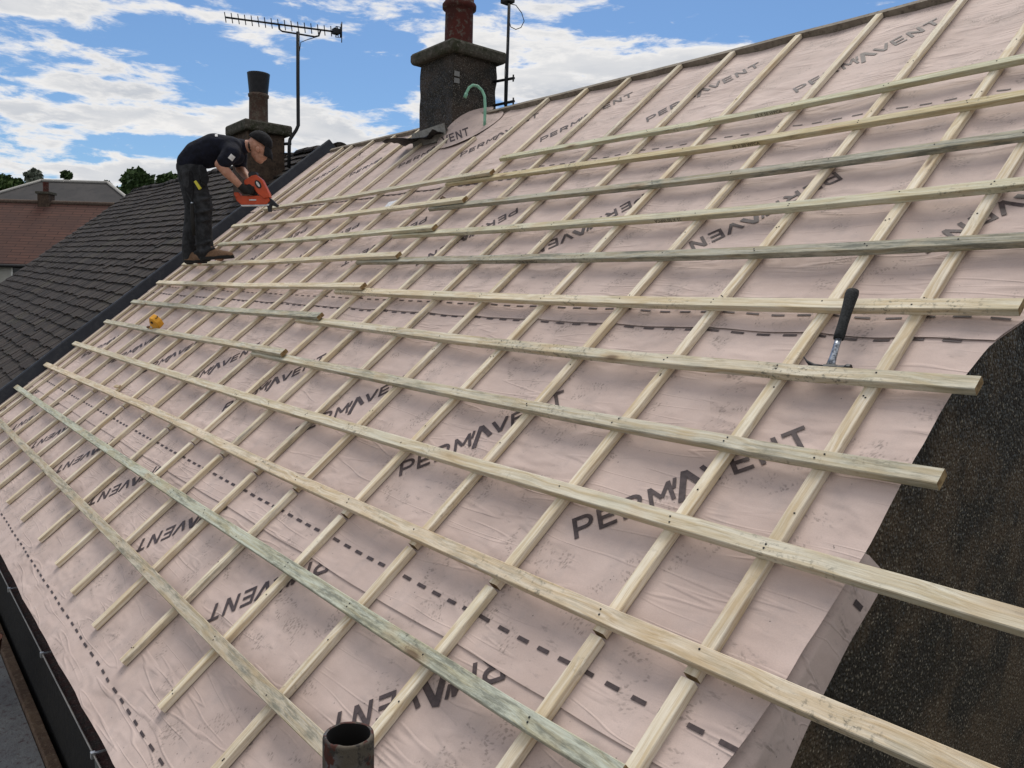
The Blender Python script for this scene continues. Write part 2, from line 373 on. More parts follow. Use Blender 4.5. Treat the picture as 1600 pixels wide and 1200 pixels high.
def tiles():
    q = NT('dark_concrete_tiles', .9); C = q.co((1, 1, 1), False)
    at_ = q.n('ShaderNodeAttribute', attribute_name='tint'); r = at_.outputs['Fac']
    a = q.noise(C, 2.0, 5, .6); b = q.noise(C, 26, 5, .7)
    c = q.mix(r, (.019, .014, .011), (.046, .036, .029))
    c = q.mix(q.math('MULTIPLY', q.mr(a, .45, .65), .5), c, (.034, .023, .019))
    c = q.mix(q.math('MULTIPLY', q.mr(b, .57, .72), .7), c, (.15, .13, .115))
    moss = q.noise(C, 1.1, 5, .65); c = q.mix(q.math('MULTIPLY', q.mr(moss, .56, .72), .45), c, (.075, .07, .045))
    q.color(c); q.bump(b, .5, .006); return q.m
M['tiles'] = tiles()
def red_tiles():
    q = NT('red_brown_tiles', .9); C = q.co((1, 1, 1), False)
    br = q.n('ShaderNodeTexBrick'); q.ln(C, br.inputs['Vector'])
    br.inputs['Color1'].default_value = (.100, .047, .036, 1); br.inputs['Color2'].default_value = (.078, .039, .031, 1); br.inputs['Mortar'].default_value = (.035, .018, .015, 1)
    br.inputs['Scale'].default_value = 1; br.inputs['Mortar Size'].default_value = .022; br.inputs['Brick Width'].default_value = .95; br.inputs['Row Height'].default_value = .2
    a = q.noise(C, .8, 5, .6)
    q.color(q.mix(q.math('MULTIPLY', q.mr(a, .42, .66), .6), br.outputs['Color'], (.06, .032, .028))); q.bump(br.outputs['Fac'], -.6, .03); return q.m
M['red_tiles'] = red_tiles()
M['slate_far'] = mottled('far_slates', (.032, .030, .031), (.045, .041, .041), (.024, .023, .025), .5, .8, .2, 6)
M['render_white'] = mottled('pale_render', (.40, .39, .36), (.34, .33, .30), (.44, .43, .41), .6, .9, .1)
M['stone_trim'] = plain('pale_ridge_stone', (.36, .35, .33), .9)
M['glass'] = plain('dark_glass', (.02, .025, .03), .08, 0, .1, 3, 0)
M['white_paint'] = plain('white_paint', (.7, .7, .68), .5)
M['deck_felt'] = mottled('mineral_felt', (.20, .205, .205), (.165, .165, .17), (.105, .08, .082), 7, .95, .5, 60)
M['old_timber'] = mottled('old_brown_timber', (.13, .085, .055), (.09, .055, .037), (.18, .13, .09), 12, .9, .6)
M['gutter'] = mottled('brown_gutter', (.045, .033, .031), (.07, .05, .045), (.03, .022, .022), 14, .6, .4)
M['gutter_muck'] = mottled('gutter_muck', (.06, .03, .027), (.045, .04, .036), (.12, .085, .08), 30, .95, .9)
M['eaves_shade'] = mottled('shaded_front_wall', (.010, .009, .0085), (.016, .014, .012), (.008, .0075, .007), 20, .9, .8)  # deep shade below the gutter, put into the wall's colour as near black
M['lip'] = plain('worn_gutter_edge', (.22, .21, .20), .5)
M['downpipe'] = plain('grey_downpipe', (.075, .085, .075), .5)
M['ground'] = mottled('yard_ground', (.055, .055, .05), (.04, .05, .03), (.075, .07, .06), .4, .95)
def foliage(name, a, b):
    q = NT(name, .7); oi = q.n('ShaderNodeAttribute', attribute_name='tint')
    q.color(q.mix(oi.outputs['Fac'], a, b)); return q.m
M['leaf_dark'] = foliage('dark_leaves', (.020, .042, .014), (.070, .115, .036))
M['leaf_mid'] = foliage('green_leaves', (.025, .055, .012), (.075, .115, .03))
M['leaf_grey'] = foliage('grey_green_leaves', (.10, .12, .09), (.19, .21, .17))
M['bark'] = plain('bark', (.06, .048, .036), .95, 0, .3, 4)
# person and tools
def skinmat():
    q = NT('skin', .55); v = q.noise(q.co(), 30, 4)
    q.color(q.mix(q.mr(v, .35, .7), (.40, .20, .135), (.50, .27, .19))); q.b.inputs['Subsurface Weight'].default_value = .05; return q.m
M['skin'] = skinmat()
def cloth(name, c, var=.35, sc=18):
    q = NT(name, .95); v = q.noise(q.co(), sc, 6, .6); f = q.noise(q.co(), 9, 3)
    q.color(q.mix(q.mr(v, .35, .68), tuple(x*(1-var) for x in c), tuple(x*(1+var) for x in c))); q.bump(f, .7, .03); return q.m
M['navy'] = cloth('navy_cotton', (.0075, .009, .018))
M['trouser'] = cloth('charcoal_canvas', (.026, .027, .030), .45)
M['pocket'] = cloth('black_canvas', (.010, .010, .012))
M['leather'] = mottled('brown_suede', (.19, .11, .065), (.14, .08, .048), (.24, .16, .10), 20, .85, .4)
M['rubber'] = plain('black_rubber', (.015, .014, .013), .8)
M['hair'] = plain('short_brown_hair', (.05, .035, .025), .9)
M['orange'] = plain('orange_plastic', (.46, .062, .016), .42, 0, .12, 15, .05)
M['yellow'] = plain('yellow_plastic', (.75, .36, .035), .45, 0, .12, 20, .1)
M['hi_yellow'] = plain('yellow_tape', (.62, .55, .06), .6)
M['white'] = plain('white_print', (.62, .62, .62), .7)
def foam():
    q = NT('black_foam_grip', .85); v = q.noise(q.co(), 160, 3); q.color(q.mix(q.mr(v, .4, .65), (.012, .013, .014), (.03, .032, .034))); q.bump(v, .5, .003); return q.m
M['foam'] = foam()
def steel():
    q = NT('worn_steel', .32); v = q.noise(q.co((1, 1, 1)), 70, 5, .7)
    q.color(q.mix(q.mr(v, .45, .62), (.42, .45, .50), (.10, .11, .13))); q.b.inputs['Metallic'].default_value = .75; return q.m
M['steel'] = steel()
def rusty():
    q = NT('rusty_scaffold_tube', .7); C = q.co()
    a = q.noise(C, 38, 5, .65); b = q.noise(C, 90, 5, .7); d = q.noise(C, 22, 3)
    c = q.mix(q.mr(d, .4, .6), (.085, .07, .052), (.115, .11, .115)); c = q.mix(q.mr(a, .53, .57), c, (.065, .021, .014)); c = q.mix(q.mr(b, .50, .60), c, (.035, .03, .026))
    q.color(c); q.b.inputs['Metallic'].default_value = .15; q.bump(a, .5, .003); q.bump(b, .4, .002); return q.m
M['rusty'] = rusty()
M['tube_shade'] = plain('tube_inside', (.006, .005, .0045), .95)  # shade inside the open tube, painted as black
M['terracotta'] = plain('brown_bucket', (.16, .06, .035), .7)

# ------------------------------------------------------------------ setting: ground
g = MB(); g.add([(-900,-900,0),(900,-900,0),(900,900,0),(-900,900,0)], [(0,1,2,3)])
g.build('ground', M['ground'], kind='structure')

# ------------------------------------------------------------------ roof shape
EAVE, RIDGE = 6.18, 11.06
def K(u): return .0197*max(0., -1-u)**1.447
def W(u, v): return v + K(u)*(v-6.3)/4.8            # the old roof winds a little towards its far end
CU = [(0,0),(-.288,-.288),(-.716,-.716),(-1.164,-1.164),(-1.645,-1.645),(-2.108,-2.108),(-2.535,-2.535),(-3.005,-3.005),(-3.45,-3.45),(-3.95,-3.91),
      (-4.502,-4.42),(-5.035,-4.95),(-5.534,-5.44),(-6.02,-5.934),(-6.60,-6.448),(-7.10,-6.95),(-7.70,-7.49),(-8.0,-7.74)]
def cu(i, v):
    a, b = CU[i]
    if v <= 8.4: return a
    return a+(b-a)*(v-8.4)/(11.2-8.4)
def bayfrac(u, v):
    for i in range(len(CU)-1):
        a, b = cu(i, v), cu(i+1, v)
        if b <= u <= a: return (a-u)/(a-b)
    return None
def hm(u, v):
    fr = bayfrac(u, v)
    n = (noise.noise((u*2.3, v*2.3, 1.3))+.5*noise.noise((u*6, v*5, 7.3)))
    a = .6; x = (u*math.cos(a)+v*math.sin(a)); y = (-u*math.sin(a)+v*math.cos(a))
    cre = abs(noise.noise((x*2.0, y*7.0, 3.3)))
    if fr is not None:
        s = max(0., math.sin(math.pi*fr)); return s**.7*(-.012 + .0045*n + .006*cre) - .0005
    if u > 0:
        s = min(1, u/.12); return s*(.005*n + .008*cre) - .0005 - .4*max(0, u-.17)**2
    return -.004
RE = [(6.0,.14),(6.9,.15),(7.07,.155),(7.28,.183),(7.44,.186),(7.60,.197),(7.80,.202),(8.02,.197),(8.265,.197),(8.34,.207),(8.44,.222),(8.56,.268),(8.8,.31),(9.3,.33),(11.5,.34)]
def redge(v):
    for (a, x), (b, y) in zip(RE, RE[1:]):
        if a <= v <= b: return x+(y-x)*(v-a)/(b-a)
    return RE[-1][1]
LEFT = -8.24
def sheet(idx, v0, v1, label, dashes=None, red=0.0):
    def lay(v): 
        z = .0045*max(0, 1-(v-v0)/.16)
        if v > v1-.16: z -= .004*(v-(v1-.16))/.16
        return z
    us = []; u = 0.
    n_far = 90; n_near = 190
    ts = [(-3.6 + (LEFT+3.6)*k/n_far) for k in range(n_far, 0, -1)] + [(-3.6 + 3.6*k/n_near) for k in range(n_near)]
    er = [k/14 for k in range(15)]
    nv = int((v1-v0)/.027)
    vs = []; fs = []
    for j in range(nv+1):
        v = v0+(v1-v0)*j/nv
        e = redge(v)+red+.004*noise.noise((v*9, idx, 0))
        row = ts + [e*k for k in er]
        for u in row:
            vv = v
            if j == 0: vv = v + .006*noise.noise((u*2.2, idx*3.1, .5))
            vs.append((u, W(u, vv), hm(u, v)+lay(v)))
    n = len(ts)+len(er)
    for j in range(nv):
        for i in range(n-1):
            a = j*n+i; fs.append((a, a+1, a+n+1, a+n))
    q = MB(); q.add(vs, fs, 0, True)
    for args in dashes or (): print_dashes(q, *args[:5], lambda u, v: hm(u, v)+lay(v), *args[5:])
    o = q.build('roofing_membrane', [M['membrane'], M['ink']], rot=ROT, label=label, cat='roofing membrane', group='overlapping sheets of roofing membrane')
    o['lay'] = idx
    return o, lay
# printed lettering: strokes in units of cap height
def arc(cx, cy, rx, ry, a0, a1, n=7):
    return [(cx+rx*math.cos(R_(a0+(a1-a0)*k/n)), cy+ry*math.sin(R_(a0+(a1-a0)*k/n))) for k in range(n+1)]
T_ = .17
G = {
 'P': ([[(.09,0),(.09,1)], [(.09,.92),(.48,.92)]+arc(.48,.67,.24,.25,90,-90)+[(.09,.42)]], .86, T_),
 'R': ([[(.09,0),(.09,1)], [(.09,.92),(.48,.92)]+arc(.48,.67,.24,.25,90,-90)+[(.09,.42)], [(.42,.40),(.72,0)]], .90, T_),
 'E': ([[(.09,0),(.09,1)], [(.09,.92),(.70,.92)], [(.09,.5),(.66,.5)], [(.09,.08),(.70,.08)]], .84, T_),
 'M': ([[(.08,0),(.13,1)], [(.13,.95),(.48,.30)], [(.48,.30),(.83,.95)], [(.83,1),(.88,0)]], 1.02, .16),
 'A': ([[(-.02,-.30),(.36,1.16)], [(.36,1.10),(.84,.10)], [(-.02,1.02),(-.14,.52)]], .86, .25),
 'V': ([[(.03,1),(.40,.04)], [(.40,.04),(.77,1)]], .86, .18),
 'N': ([[(.09,0),(.09,1)], [(.10,.97),(.68,.03)], [(.69,0),(.69,1)]], .88, T_),
 'T': ([[(0,.92),(.80,.92)], [(.40,.9),(.40,0)]], .82, T_),
}
def word_strokes(word):
    x = 0; out = []
    for ch in word:
        st, adv, wd = G[ch]
        for s in st: out.append(([(px+x, py) for px, py in s], wd*(.55 if ch == 'A' and s is st[2] else 1)))
        x += adv*1.02+.075
    return out, x
def stroke_quads(pts, wd, step):
    """strip of quads along a polyline, in letter units"""
    P = [Vector(p) for p in pts]; d = []
    for a, b in zip(P, P[1:]):
        n = max(1, int((b-a).length/step)); d += [a+(b-a)*k/n for k in range(n)]
    d.append(P[-1]); q = []
    for i, p in enumerate(d):
        t = (d[min(i+1, len(d)-1)]-d[max(i-1, 0)]).normalized(); nn = Vector((-t.y, t.x))*wd/2
        q.append([p-nn, p, p+nn])
    return q
def print_words(q, word, u0, v0, ang, size, hf, base=.0022):
    st, tot = word_strokes(word); c, s = math.cos(R_(ang)), math.sin(R_(ang))
    for k, (pts, wd) in enumerate(st):
        strip = stroke_quads(pts, wd, .16); vs = []; fs = []
        for row in strip:
            for p in row:
                x, y = p.x*size, p.y*size; u = u0+x*c-y*s; v = v0+x*s+y*c
                vs.append((u, W(u, v), hf(u, v)+base+.00012*(k % 9)))
        for i in range(len(strip)-1):
            for j in range(2):
                a = i*3+j; fs.append((a, a+1, a+4, a+3))
        q.add(vs, fs)
def print_dashes(q, v, uL, uR, length, period, hf, width=.013, off=0., base=.0022):
    u = uR-off
    while u > uL:
        vs = []
        for k in range(4):
            for s in (-1, 1):
                uu = u-length*k/3; vv = v+s*width/2; vs.append((uu, W(uu, vv), hf(uu, v)+base))
        q.add(vs, [(2*k, 2*k+1, 2*k+3, 2*k+2) for k in range(3)], 1)
        u -= period
SH = [(6.18, 7.20, 'lowest sheet of pinkish membrane, lapped over the gutter along the eaves'),
      (7.068, 8.58, 'pinkish membrane sheet below the claw hammer, with large upright black lettering'),
      (8.468, 9.99, 'pinkish membrane sheet between hammer grip and the highest long battens, lettering upside down'),
      (9.86, RIDGE, 'topmost pinkish membrane sheet, tucked under the ridge board and round the chimney')]
SIZE = .0845
DASH = [[(6.297, LEFT, .12, .043, .095, .0095, .035)], [(7.173, LEFT, .171, .043, .083, .012), (8.460, LEFT, .17, .05, .1, .010, .02)],
        [(8.560, LEFT, .24, .050, .098, .008), (9.852, LEFT, .24, .052, .098, .012)], [(9.952, LEFT, .2, .050, .098, .009)]]
WORDS = [[(-.430-1.01*k, 7.233, 225) for k in range(8)], [(u, 7.507, 45) for u in (-.591, -1.578, -2.58, -3.58, -4.58, -5.58, -6.58, -7.58)],
         [(.345-1.03*k, 9.47, 225) for k in range(8)], [(-.28-1.02*k, 10.33, 41) for k in range(8)]]
for i, (v0, v1, lab) in enumerate(SH):
    o, lay = sheet(i, v0, v1, lab, DASH[i])
    for (u, v, ang) in WORDS[i]:
        if i == 3 and -4.7 > u > -5.0: continue
        ink = MB(); print_words(ink, 'PERMAVENT', u, v, ang, SIZE, lambda u, v: hm(u, v)+lay(v)); ink.build('printed_lettering', M['ink'], o)
# strip of membrane that hangs down over the gable under the second sheet
q = MB(); vs = []; fs = []; nu, nv = 14, 44
def hang(i, j):
    t = j/nv; k = i/nu; v = 6.70+1.03*t+.035*k*t
    dep = .175-.035*t+.010*math.sin(v*9)
    a = min(1, k/.35); u = .06+.125*a**.8+.018*max(0, k-.35)+.008*noise.noise((v*4, k*2, 3))*k; h = -.010-.035*a**2 if k <= .35 else -.045-(dep-.045)*(k-.35)/.65
    return Vector((u, v, h))
for j in range(nv+1):
    for i in range(nu+1): vs.append(hang(i, j))
for j in range(nv):
    for i in range(nu): a = j*(nu+1)+i; fs.append((a, a+1, a+nu+2, a+nu+1))
q.add(vs, fs, 0, True)
o = q.build('roofing_membrane', M['membrane'], rot=ROT, label='narrow strip of membrane hanging down over the pebbledash gable below the other sheets', cat='roofing membrane', group='overlapping sheets of roofing membrane')
d = MB(); P = [hang(i, j)+Vector((.0015, 0, .0015)) for i, j in ((8.2, 38.6), (8.2, 39.3), (11.6, 39.3), (11.6, 38.6))]
d.add(P, [(0,1,2,3)])
d.build('dashed_line', M['ink'], o)

# ------------------------------------------------------------------ the house itself
house = empty('terraced_house', (-4, 6.5, 0), label='house with its roof stripped to pinkish membrane, dark pebbledash gable', cat='house')
inv = house.matrix_world.inverted()
def hb(q, name, mat, parent=None, **k):
    o = q.build(name, mat, None, **k); p = parent or house
    o.parent = p; o.matrix_parent_inverse = p.matrix_world.inverted(); return o
YW = 4.96
def roofz(y, h): return y*math.tan(PITCH)+h/CP
ry, rz = rp(0, RIDGE, 0).y, rp(0, RIDGE, 0).z
q = MB()
gp = [(YW, 0), (2*ry-YW, 0), (2*ry-YW, roofz(YW, -.05)), (ry, roofz(ry, -.05)), (YW, roofz(YW, -.05))]
q.prism(gp, lambda y, z: (-.25, y, z), lambda y, z: (.13, y, z)); hb(q, 'gable_wall', M['harl'])
q = MB(); q.box((LEFT, YW+.012, 0), (-.25, YW+.3, roofz(YW, -.12))); hb(q, 'front_wall', M['eaves_shade'])
q = MB()
for (a, b) in ((EAVE+.02, RIDGE+.0),):
    q.add([rp(u, W(u, v), h) for u in (-8.2, -4, .1) for v in (a, b) for h in (-.024, -.045)],
          [(0,2,6,4),(1,5,7,3),(4,6,10,8),(5,9,11,7),(0,1,3,2),(8,10,11,9),(0,4,5,1),(4,8,9,5),(2,3,7,6),(6,7,11,10)])
hb(q, 'roof_deck', M['osb'])
q = MB(); za = roofz(ry, -.03)
def rearp(u, t, h=0): 
    b = rp(u, W(u, RIDGE), 0); return Vector((u, b.y+t*CP, b.z-t*SP+h))
q.add([rearp(u, t, h) for u in (-8.2, -4, .2) for t in (0.02, 5.2) for h in (-.03, -.06)],
      [(0,2,6,4),(1,5,7,3),(4,6,10,8),(5,9,11,7),(0,1,3,2),(8,10,11,9),(0,4,5,1),(4,8,9,5),(2,3,7,6),(6,7,11,10)])
hb(q, 'rear_slope', M['tiles'])
# ridge board
q = MB(); rings = []
for k in range(40):
    u = -8.15+8.5*k/39
    b = Vector((u, W(u, RIDGE), 0)); dz = .004*noise.noise((u*2, 0, 0))
    rings.append([rp(u, b.y+.002, dz-.02), rp(u, b.y+.002, .024+dz), rp(u, b.y+.04, .024+dz), rp(u, b.y+.04, -.02+dz)])
q.loft(rings, 0, False); hb(q, 'ridge_board', M['grey_board'])

# ------------------------------------------------------------------ battens
def bar(pts, half, thick, end_mats=True, jag=0):
    """pts: (s along, t across, base height). axis: local x; returns MB with end faces in slot 1"""
    q = MB(); rings = []
    for (x, y, z) in pts:
        b = .0022
        rings.append([(x, y-half+b, z), (x, y+half-b, z), (x, y+half, z+b), (x, y+half, z+thick-b), (x, y+half-b, z+thick), (x, y-half+b, z+thick), (x, y-half, z+thick-b), (x, y-half, z+b)])
    n = 8
    q.loft(rings, 0, False, False)
    q.add(rings[0], [tuple(range(n-1, -1, -1))], 1); q.add(rings[-1], [tuple(range(n))], 1)
    return q
BD = {1:[(-8.3,6.70),(-6.741,6.684),(-1.375,6.649),(-.74,6.655)], 2:[(-8.324,7.022),(-4.139,6.991),(-1.93,6.990),(-.338,6.992),(-.0,7.0)],
3:[(-8.242,7.366),(-4.191,7.351),(-2.546,7.312),(-.642,7.306),(.3,7.312),(.72,7.318)], 4:[(-8.198,7.704),(-3.181,7.640),(-.953,7.628),(.174,7.632),(.80,7.628)],
5:[(-8.082,8.055),(-5.156,8.01),(-3.389,7.975),(-1.254,7.940),(-.152,7.936),(.295,7.946)], 6:[(-8.044,8.388),(-3.453,8.315),(-1.554,8.250),(-.32,8.246),(.268,8.262)],
7:[(-8.022,8.719),(-3.336,8.61),(-1.865,8.571),(-.487,8.558),(.268,8.576)], 8:[(-7.968,9.046),(-3.333,8.93),(-2.175,8.893),(-.65,8.864),(.32,8.886)],
9:[(-7.6,9.377),(-3.266,9.22),(-2.466,9.195),(-.81,9.160),(.30,9.20)], 10:[(-7.962,9.748),(-3.281,9.538),(-.978,9.472),(.3,9.51)],
11:[(-7.596,10.037),(-3.323,9.872),(-1.138,9.768),(.3,9.81)], 12:[(-3.501,10.14),(-1.297,10.065),(.3,10.12)]}
def lerp_pts(pts, u):
    for (a, x), (b, y) in zip(pts, pts[1:]):
        if a <= u <= b:
            return x+(y-x)*(u-a)/(b-a)
    (a, x), (b, y) = (pts[0], pts[1]) if u < pts[0][0] else (pts[-2], pts[-1])
    return x+(y-x)*(u-a)/(b-a)
def smooth_pts(pts, u):
    return sum(lerp_pts(pts, u+d) for d in (-.5, -.25, 0, .25, .5))/5 if pts[0][0]+.5 < u < pts[-1][0]-.5 else lerp_pts(pts, u)
nail = MB(); nail.lathe([(.0, .0012), (.0024, .001), (.0029, .0)], 8); nail_me = None
def put_nails(o, fn, us, spread, first=[None]):
    for u in us:
        for s in (-1, 1):
            if random.random() < .25: continue
            x, y, z = fn(u); x += random.uniform(-.012, .012); y += s*spread*random.uniform(.3, 1)
            if first[0] is None:
                first[0] = nail.build('nail', M['black_metal'], o); c = first[0]
            else:
                c = first[0].copy(); col.objects.link(c); c.parent = o
            c.location = (x, y, z)
ORD = ['first','second','third','fourth','fifth','sixth','seventh','eighth','ninth','tenth','eleventh','twelfth','thirteenth','fourteenth','fifteenth','sixteenth','seventeenth','eighteenth']
BCOL = {1:(.44,.42,.34), 2:(.45,.50,.42), 3:(.60,.555,.44), 4:(.57,.56,.455), 5:(.51,.51,.42), 6:(.56,.545,.44), 7:(.62,.595,.47), 8:(.36,.37,.31), 9:(.53,.54,.42), 10:(.36,.37,.31), 11:(.52,.49,.33), 12:(.50,.53,.40)}
BLAB = {1:'weathered grey-brown batten, nearest the eaves, ending at the rusty scaffold tube',
2:'mint-green stained batten, second up from the eaves', 3:'long cream batten, third up from the eaves, with a knot where it leaves the gable',
4:'long pale batten, fourth up from the eaves, running far out past the gable', 5:'right-hand piece of the fifth batten up, sawn end just past the gable',
6:'right-hand batten piece that the hammer head rests against', 7:'right-hand batten piece lying under the black hammer grip',
8:'dark grey weathered batten piece just above the hammer grip', 9:'pale green right-hand batten piece, ninth row up from the eaves',
10:'grey right-hand batten piece between the stamped yellowish one and the ninth row', 11:'yellowish right-hand batten piece with a black stamp on its edge',
12:'highest batten of all, short, ending below the chimney'}
BLABL = {5:'left-hand piece of the fifth batten up, just below the yellow tool', 6:'grey left-hand batten piece just above the yellow tool',
7:'left-hand batten piece in the row just below the roofer\'s boots', 8:'left-hand batten piece under the roofer\'s boots',
9:'left-hand batten piece at the roofer\'s shin height', 10:'left-hand batten piece just below the one being nailed', 11:'left-hand batten piece that the orange nail gun is pressed on'}
STAMP = {11:[(-1.33,'25 X 50 WPCA')], 12:[(-1.37,'25 X 50 WPCA')], 9:[(-1.40,'25 X 50 WPCA')], 8:[(-2.10,'25 X 50 WPCA')]}
def text_mesh(body, size):
    cu_ = bpy.data.curves.new('lettering', 'FONT'); cu_.body = body; cu_.size = size; cu_.resolution_u = 2
    t = bpy.data.objects.new('lettering', cu_); col.objects.link(t)
    bpy.context.view_layer.update()
    me = bpy.data.meshes.new_from_object(t.evaluated_get(bpy.context.evaluated_depsgraph_get()))
    bpy.data.objects.remove(t); return me
BGR = {1:.9, 2:.85, 3:.35, 4:.22, 5:.65, 6:.45, 7:.25, 8:1.0, 9:.35, 10:1.0, 11:.3, 12:.3}
def make_batten(i, u0, u1, label, rise=None, dv=0., colr=None, grime=None):
    pts = BD[i]; uc = (u0+u1)/2; vc = smooth_pts(pts, uc)+dv
    P = []; n = max(6, int((u1-u0)/.12))
    for k in range(n+1):
        u = u0+(u1-u0)*k/n
        h = .0252 + (rise(u) if rise else 0) + .0012*noise.noise((u*.9, i*3.3, 0))
        wv = .0022*noise.noise((u*1.3, i*7.1, 2))
        P.append((u-uc, smooth_pts(pts, u)+dv-vc+wv, h))
    q = bar(P, .0245, .0255)
    o = q.build('roof_batten', [M['wood_batten'], M['end']], rot=ROT, loc=rp(uc, vc, 0), label=label, cat='batten', group='horizontal battens across the roof')
    c = tuple(min(.8, x*k_) for x, k_ in zip((colr or BCOL[i]), (1.20, 1.13, 1.13))); o.color = (c[0], c[1], c[2], grime if grime is not None else BGR[i])
    f = lambda u: (u-uc, smooth_pts(pts, u)+dv-vc, .0252+.0255+(rise(u) if rise else 0)+.0008)
    put_nails(o, f, [a for a, b in CU if max(u0, -3.6) < a < u1], .012)
    return o, uc, vc
for i in range(1, 13):
    pts = BD[i]
    if i in (5,6,7,8,9,10,11):
        ue = pts[1][0] if i != 5 else pts[2][0]
        us = -3.80+.1*math.sin(i*2.1)
        rise = lambda u, us=us, ue=ue: .0262+.006*(u-us)/(ue-us) if u > us else max(0., .0262*(u-(us-1.7))/1.7)
        lc = tuple(x*f for x, f in zip(BCOL[i], (1.0, 1.0, 1.0)))
        if i == 8: lc = (.56,.54,.42)
        if i == 10: lc = (.58,.57,.44)
        if i == 11: lc = (.52,.52,.42)
        if i == 6: lc = (.42,.44,.37)
        make_batten(i, pts[0][0], ue, BLABL[i], rise, .010, lc, {6:.85, 10:.2, 8:.25, 9:.6}.get(i))
        o, uc, vc = make_batten(i, us, pts[-1][0], BLAB[i], None, -.006)
    else:
        o, uc, vc = make_batten(i, pts[0][0], pts[-1][0], BLAB[i])
    for (u, body) in STAMP.get(i, []):
        me = text_mesh(body, .0235); me.materials.append(M['stamp'])
        s = bpy.data.objects.new('grade_stamp', me); col.objects.link(s); s.parent = o
        mm = Matrix(((1,0,0,0),(0,0,-1,0),(0,1,0,0),(0,0,0,1)))
        if i == 9: mm = Matrix.Translation((.16, 0, .0165)) @ mm @ Matrix.Rotation(math.pi, 4, 'Z')     # this length is nailed on upside down
        s.matrix_local = Matrix.Translation((u-uc, smooth_pts(pts, u)-vc-.0245-.0035-(.006 if 5 <= i <= 11 else 0), .0252+.005)) @ mm

# counter battens, upper and lower lengths
for i in range(len(CU)):
    near = ['nearest the gable'] + [ORD[k]+' from the gable' for k in range(1, 17)] + ['farthest left, beside the dark upstand']
    lower = 6.375+.012*math.sin(i*5)
    join = 7.262+.006*math.sin(i*3)
    top = RIDGE-.006
    if i in (11, 12): top = 10.74
    if i == 10: top = 10.60
    for part in (0, 1):
        if part == 1: v0, v1 = lower, join-.004
        else: v0, v1 = join+.006, top
        uc, vc = cu(i, (v0+v1)/2), W(cu(i, 8), (v0+v1)/2)
        n = max(5, int((v1-v0)/.25)); P = []
        sh = .004*math.sin(i*2.7) if part else 0
        for k in range(n+1):
            v = v0+(v1-v0)*k/n; u = cu(i, v)+sh
            P.append((W(u, v)-vc, -(u-uc)+.0015*noise.noise((v*.8, i, part)), -.0002+.0006*noise.noise((v, i*2, 5))))
        q = bar(P, .0190, .0254)
        # local x of bar -> roof v: swap axes
        q.v = [(-y, x, z) for x, y, z in q.v]
        lab = ('upper length of vertical counter batten, ' if part == 0 else 'short eaves length of vertical counter batten, ')+near[i]
        o = q.build('counter_batten', [M['wood_counter'], M['end']], rot=ROT, loc=rp(uc, vc, 0), label=lab, cat='counter batten', group='vertical counter battens under the battens')
        r = random.uniform(-.05, .04)
        o.color = (.76+r, .685+r, .56+r*.8, .12 if random.random() < .8 else .6)
        if i < 6:
            put_nails(o, lambda v, uc=uc, vc=vc, i=i: (cu(i, v)-uc, v-vc, .0262), [v0+.06+.43*k for k in range(int((v1-v0)/.43))], .004)

# small things lying on the roof
def ob(name, q, mat, u, v, h, label, cat, yaw=0, tilt=0, **k):
    r = ROT @ Matrix.Rotation(yaw, 3, 'Z') @ Matrix.Rotation(tilt, 3, 'X')
    return q.build(name, mat, rot=r, loc=rp(u, v, h), label=label, cat=cat, **k)
q = MB(); q.box((-.055,-.012,0), (.055,.012,.012)); o = ob('timber_offcut', q, M['wood_counter'], -5.55, 7.425, .026, 'thin tan timber offcut lying against the third batten up from the eaves', 'offcut', .1, bevel=.002); o.color = (.6,.5,.36,.2)
q = MB(); q.prism([(-.05,0),(.05,0),(.02,.035)], lambda x, y: (x, -.01, y), lambda x, y: (x, .012, y)); o = ob('timber_offcut', q, M['old_timber'], -3.62, 9.60, .052, 'small dark triangular chip of timber on the tenth batten row', 'offcut', .2)
q = MB(); vs = []
for j in range(5):
    for i in range(6): vs.append((-.06+.024*i, -.05+.025*j, .012+.006*noise.noise((i*.7, j*.9, 4))))
q.add(vs, [(j*6+i, j*6+i+1, j*6+i+7, j*6+i+6) for j in range(4) for i in range(5)], 0, True)
ob('paper_label', q, M['label'], -4.55, 9.75, .005, 'crumpled white paper label lying between battens below the chimney', 'label', .3)

# ------------------------------------------------------------------ hammer
def rpx(x, y, h):
    d = ray(x, y); n = ROT @ Vector((0,0,1)); k = (h - CAM.dot(n))/d.dot(n); return CAM+d*k
ha, hbm = rpx(1333, 453, .094), rpx(1297.5, 572, .026)
ax = (hbm-ha).normalized(); nz = ROT @ Vector((0,0,1)); sx_ = ax.cross(nz).normalized(); nz2 = sx_.cross(ax)
HR = Matrix((sx_, ax, nz2)).transposed(); Lh = (hbm-ha).length
ham = empty('claw_hammer', ha, HR, label='claw hammer with black foam grip and worn steel shaft lying across two battens', cat='hammer')
def oval(y, a, b, n=14, z=0): return [(a*math.cos(k*2*math.pi/n), y, z+b*math.sin(k*2*math.pi/n)) for k in range(n)]
q = MB(); q.loft([oval(y*Lh, a, b) for y, a, b in ((0,.011,.009),(.015,.019,.015),(.06,.021,.0165),(.16,.019,.015),(.3,.0165,.0135),(.45,.0155,.013),(.60,.0165,.0135),(.655,.0155,.013),(.66,.010,.008))]); q.build('grip', M['foam'], ham)
q = MB(); q.loft([oval(y*Lh, a, b) for y, a, b in ((.64,.0105,.008),(.75,.0098,.0075),(.9,.011,.008),(1.0,.014,.010))]); q.build('shaft', M['steel'], ham)
q = MB()
def sec(x, y, z, a, b, n=8): return [(x, y+a*math.cos(k*2*math.pi/n), z+b*math.sin(k*2*math.pi/n)) for k in range(n)]
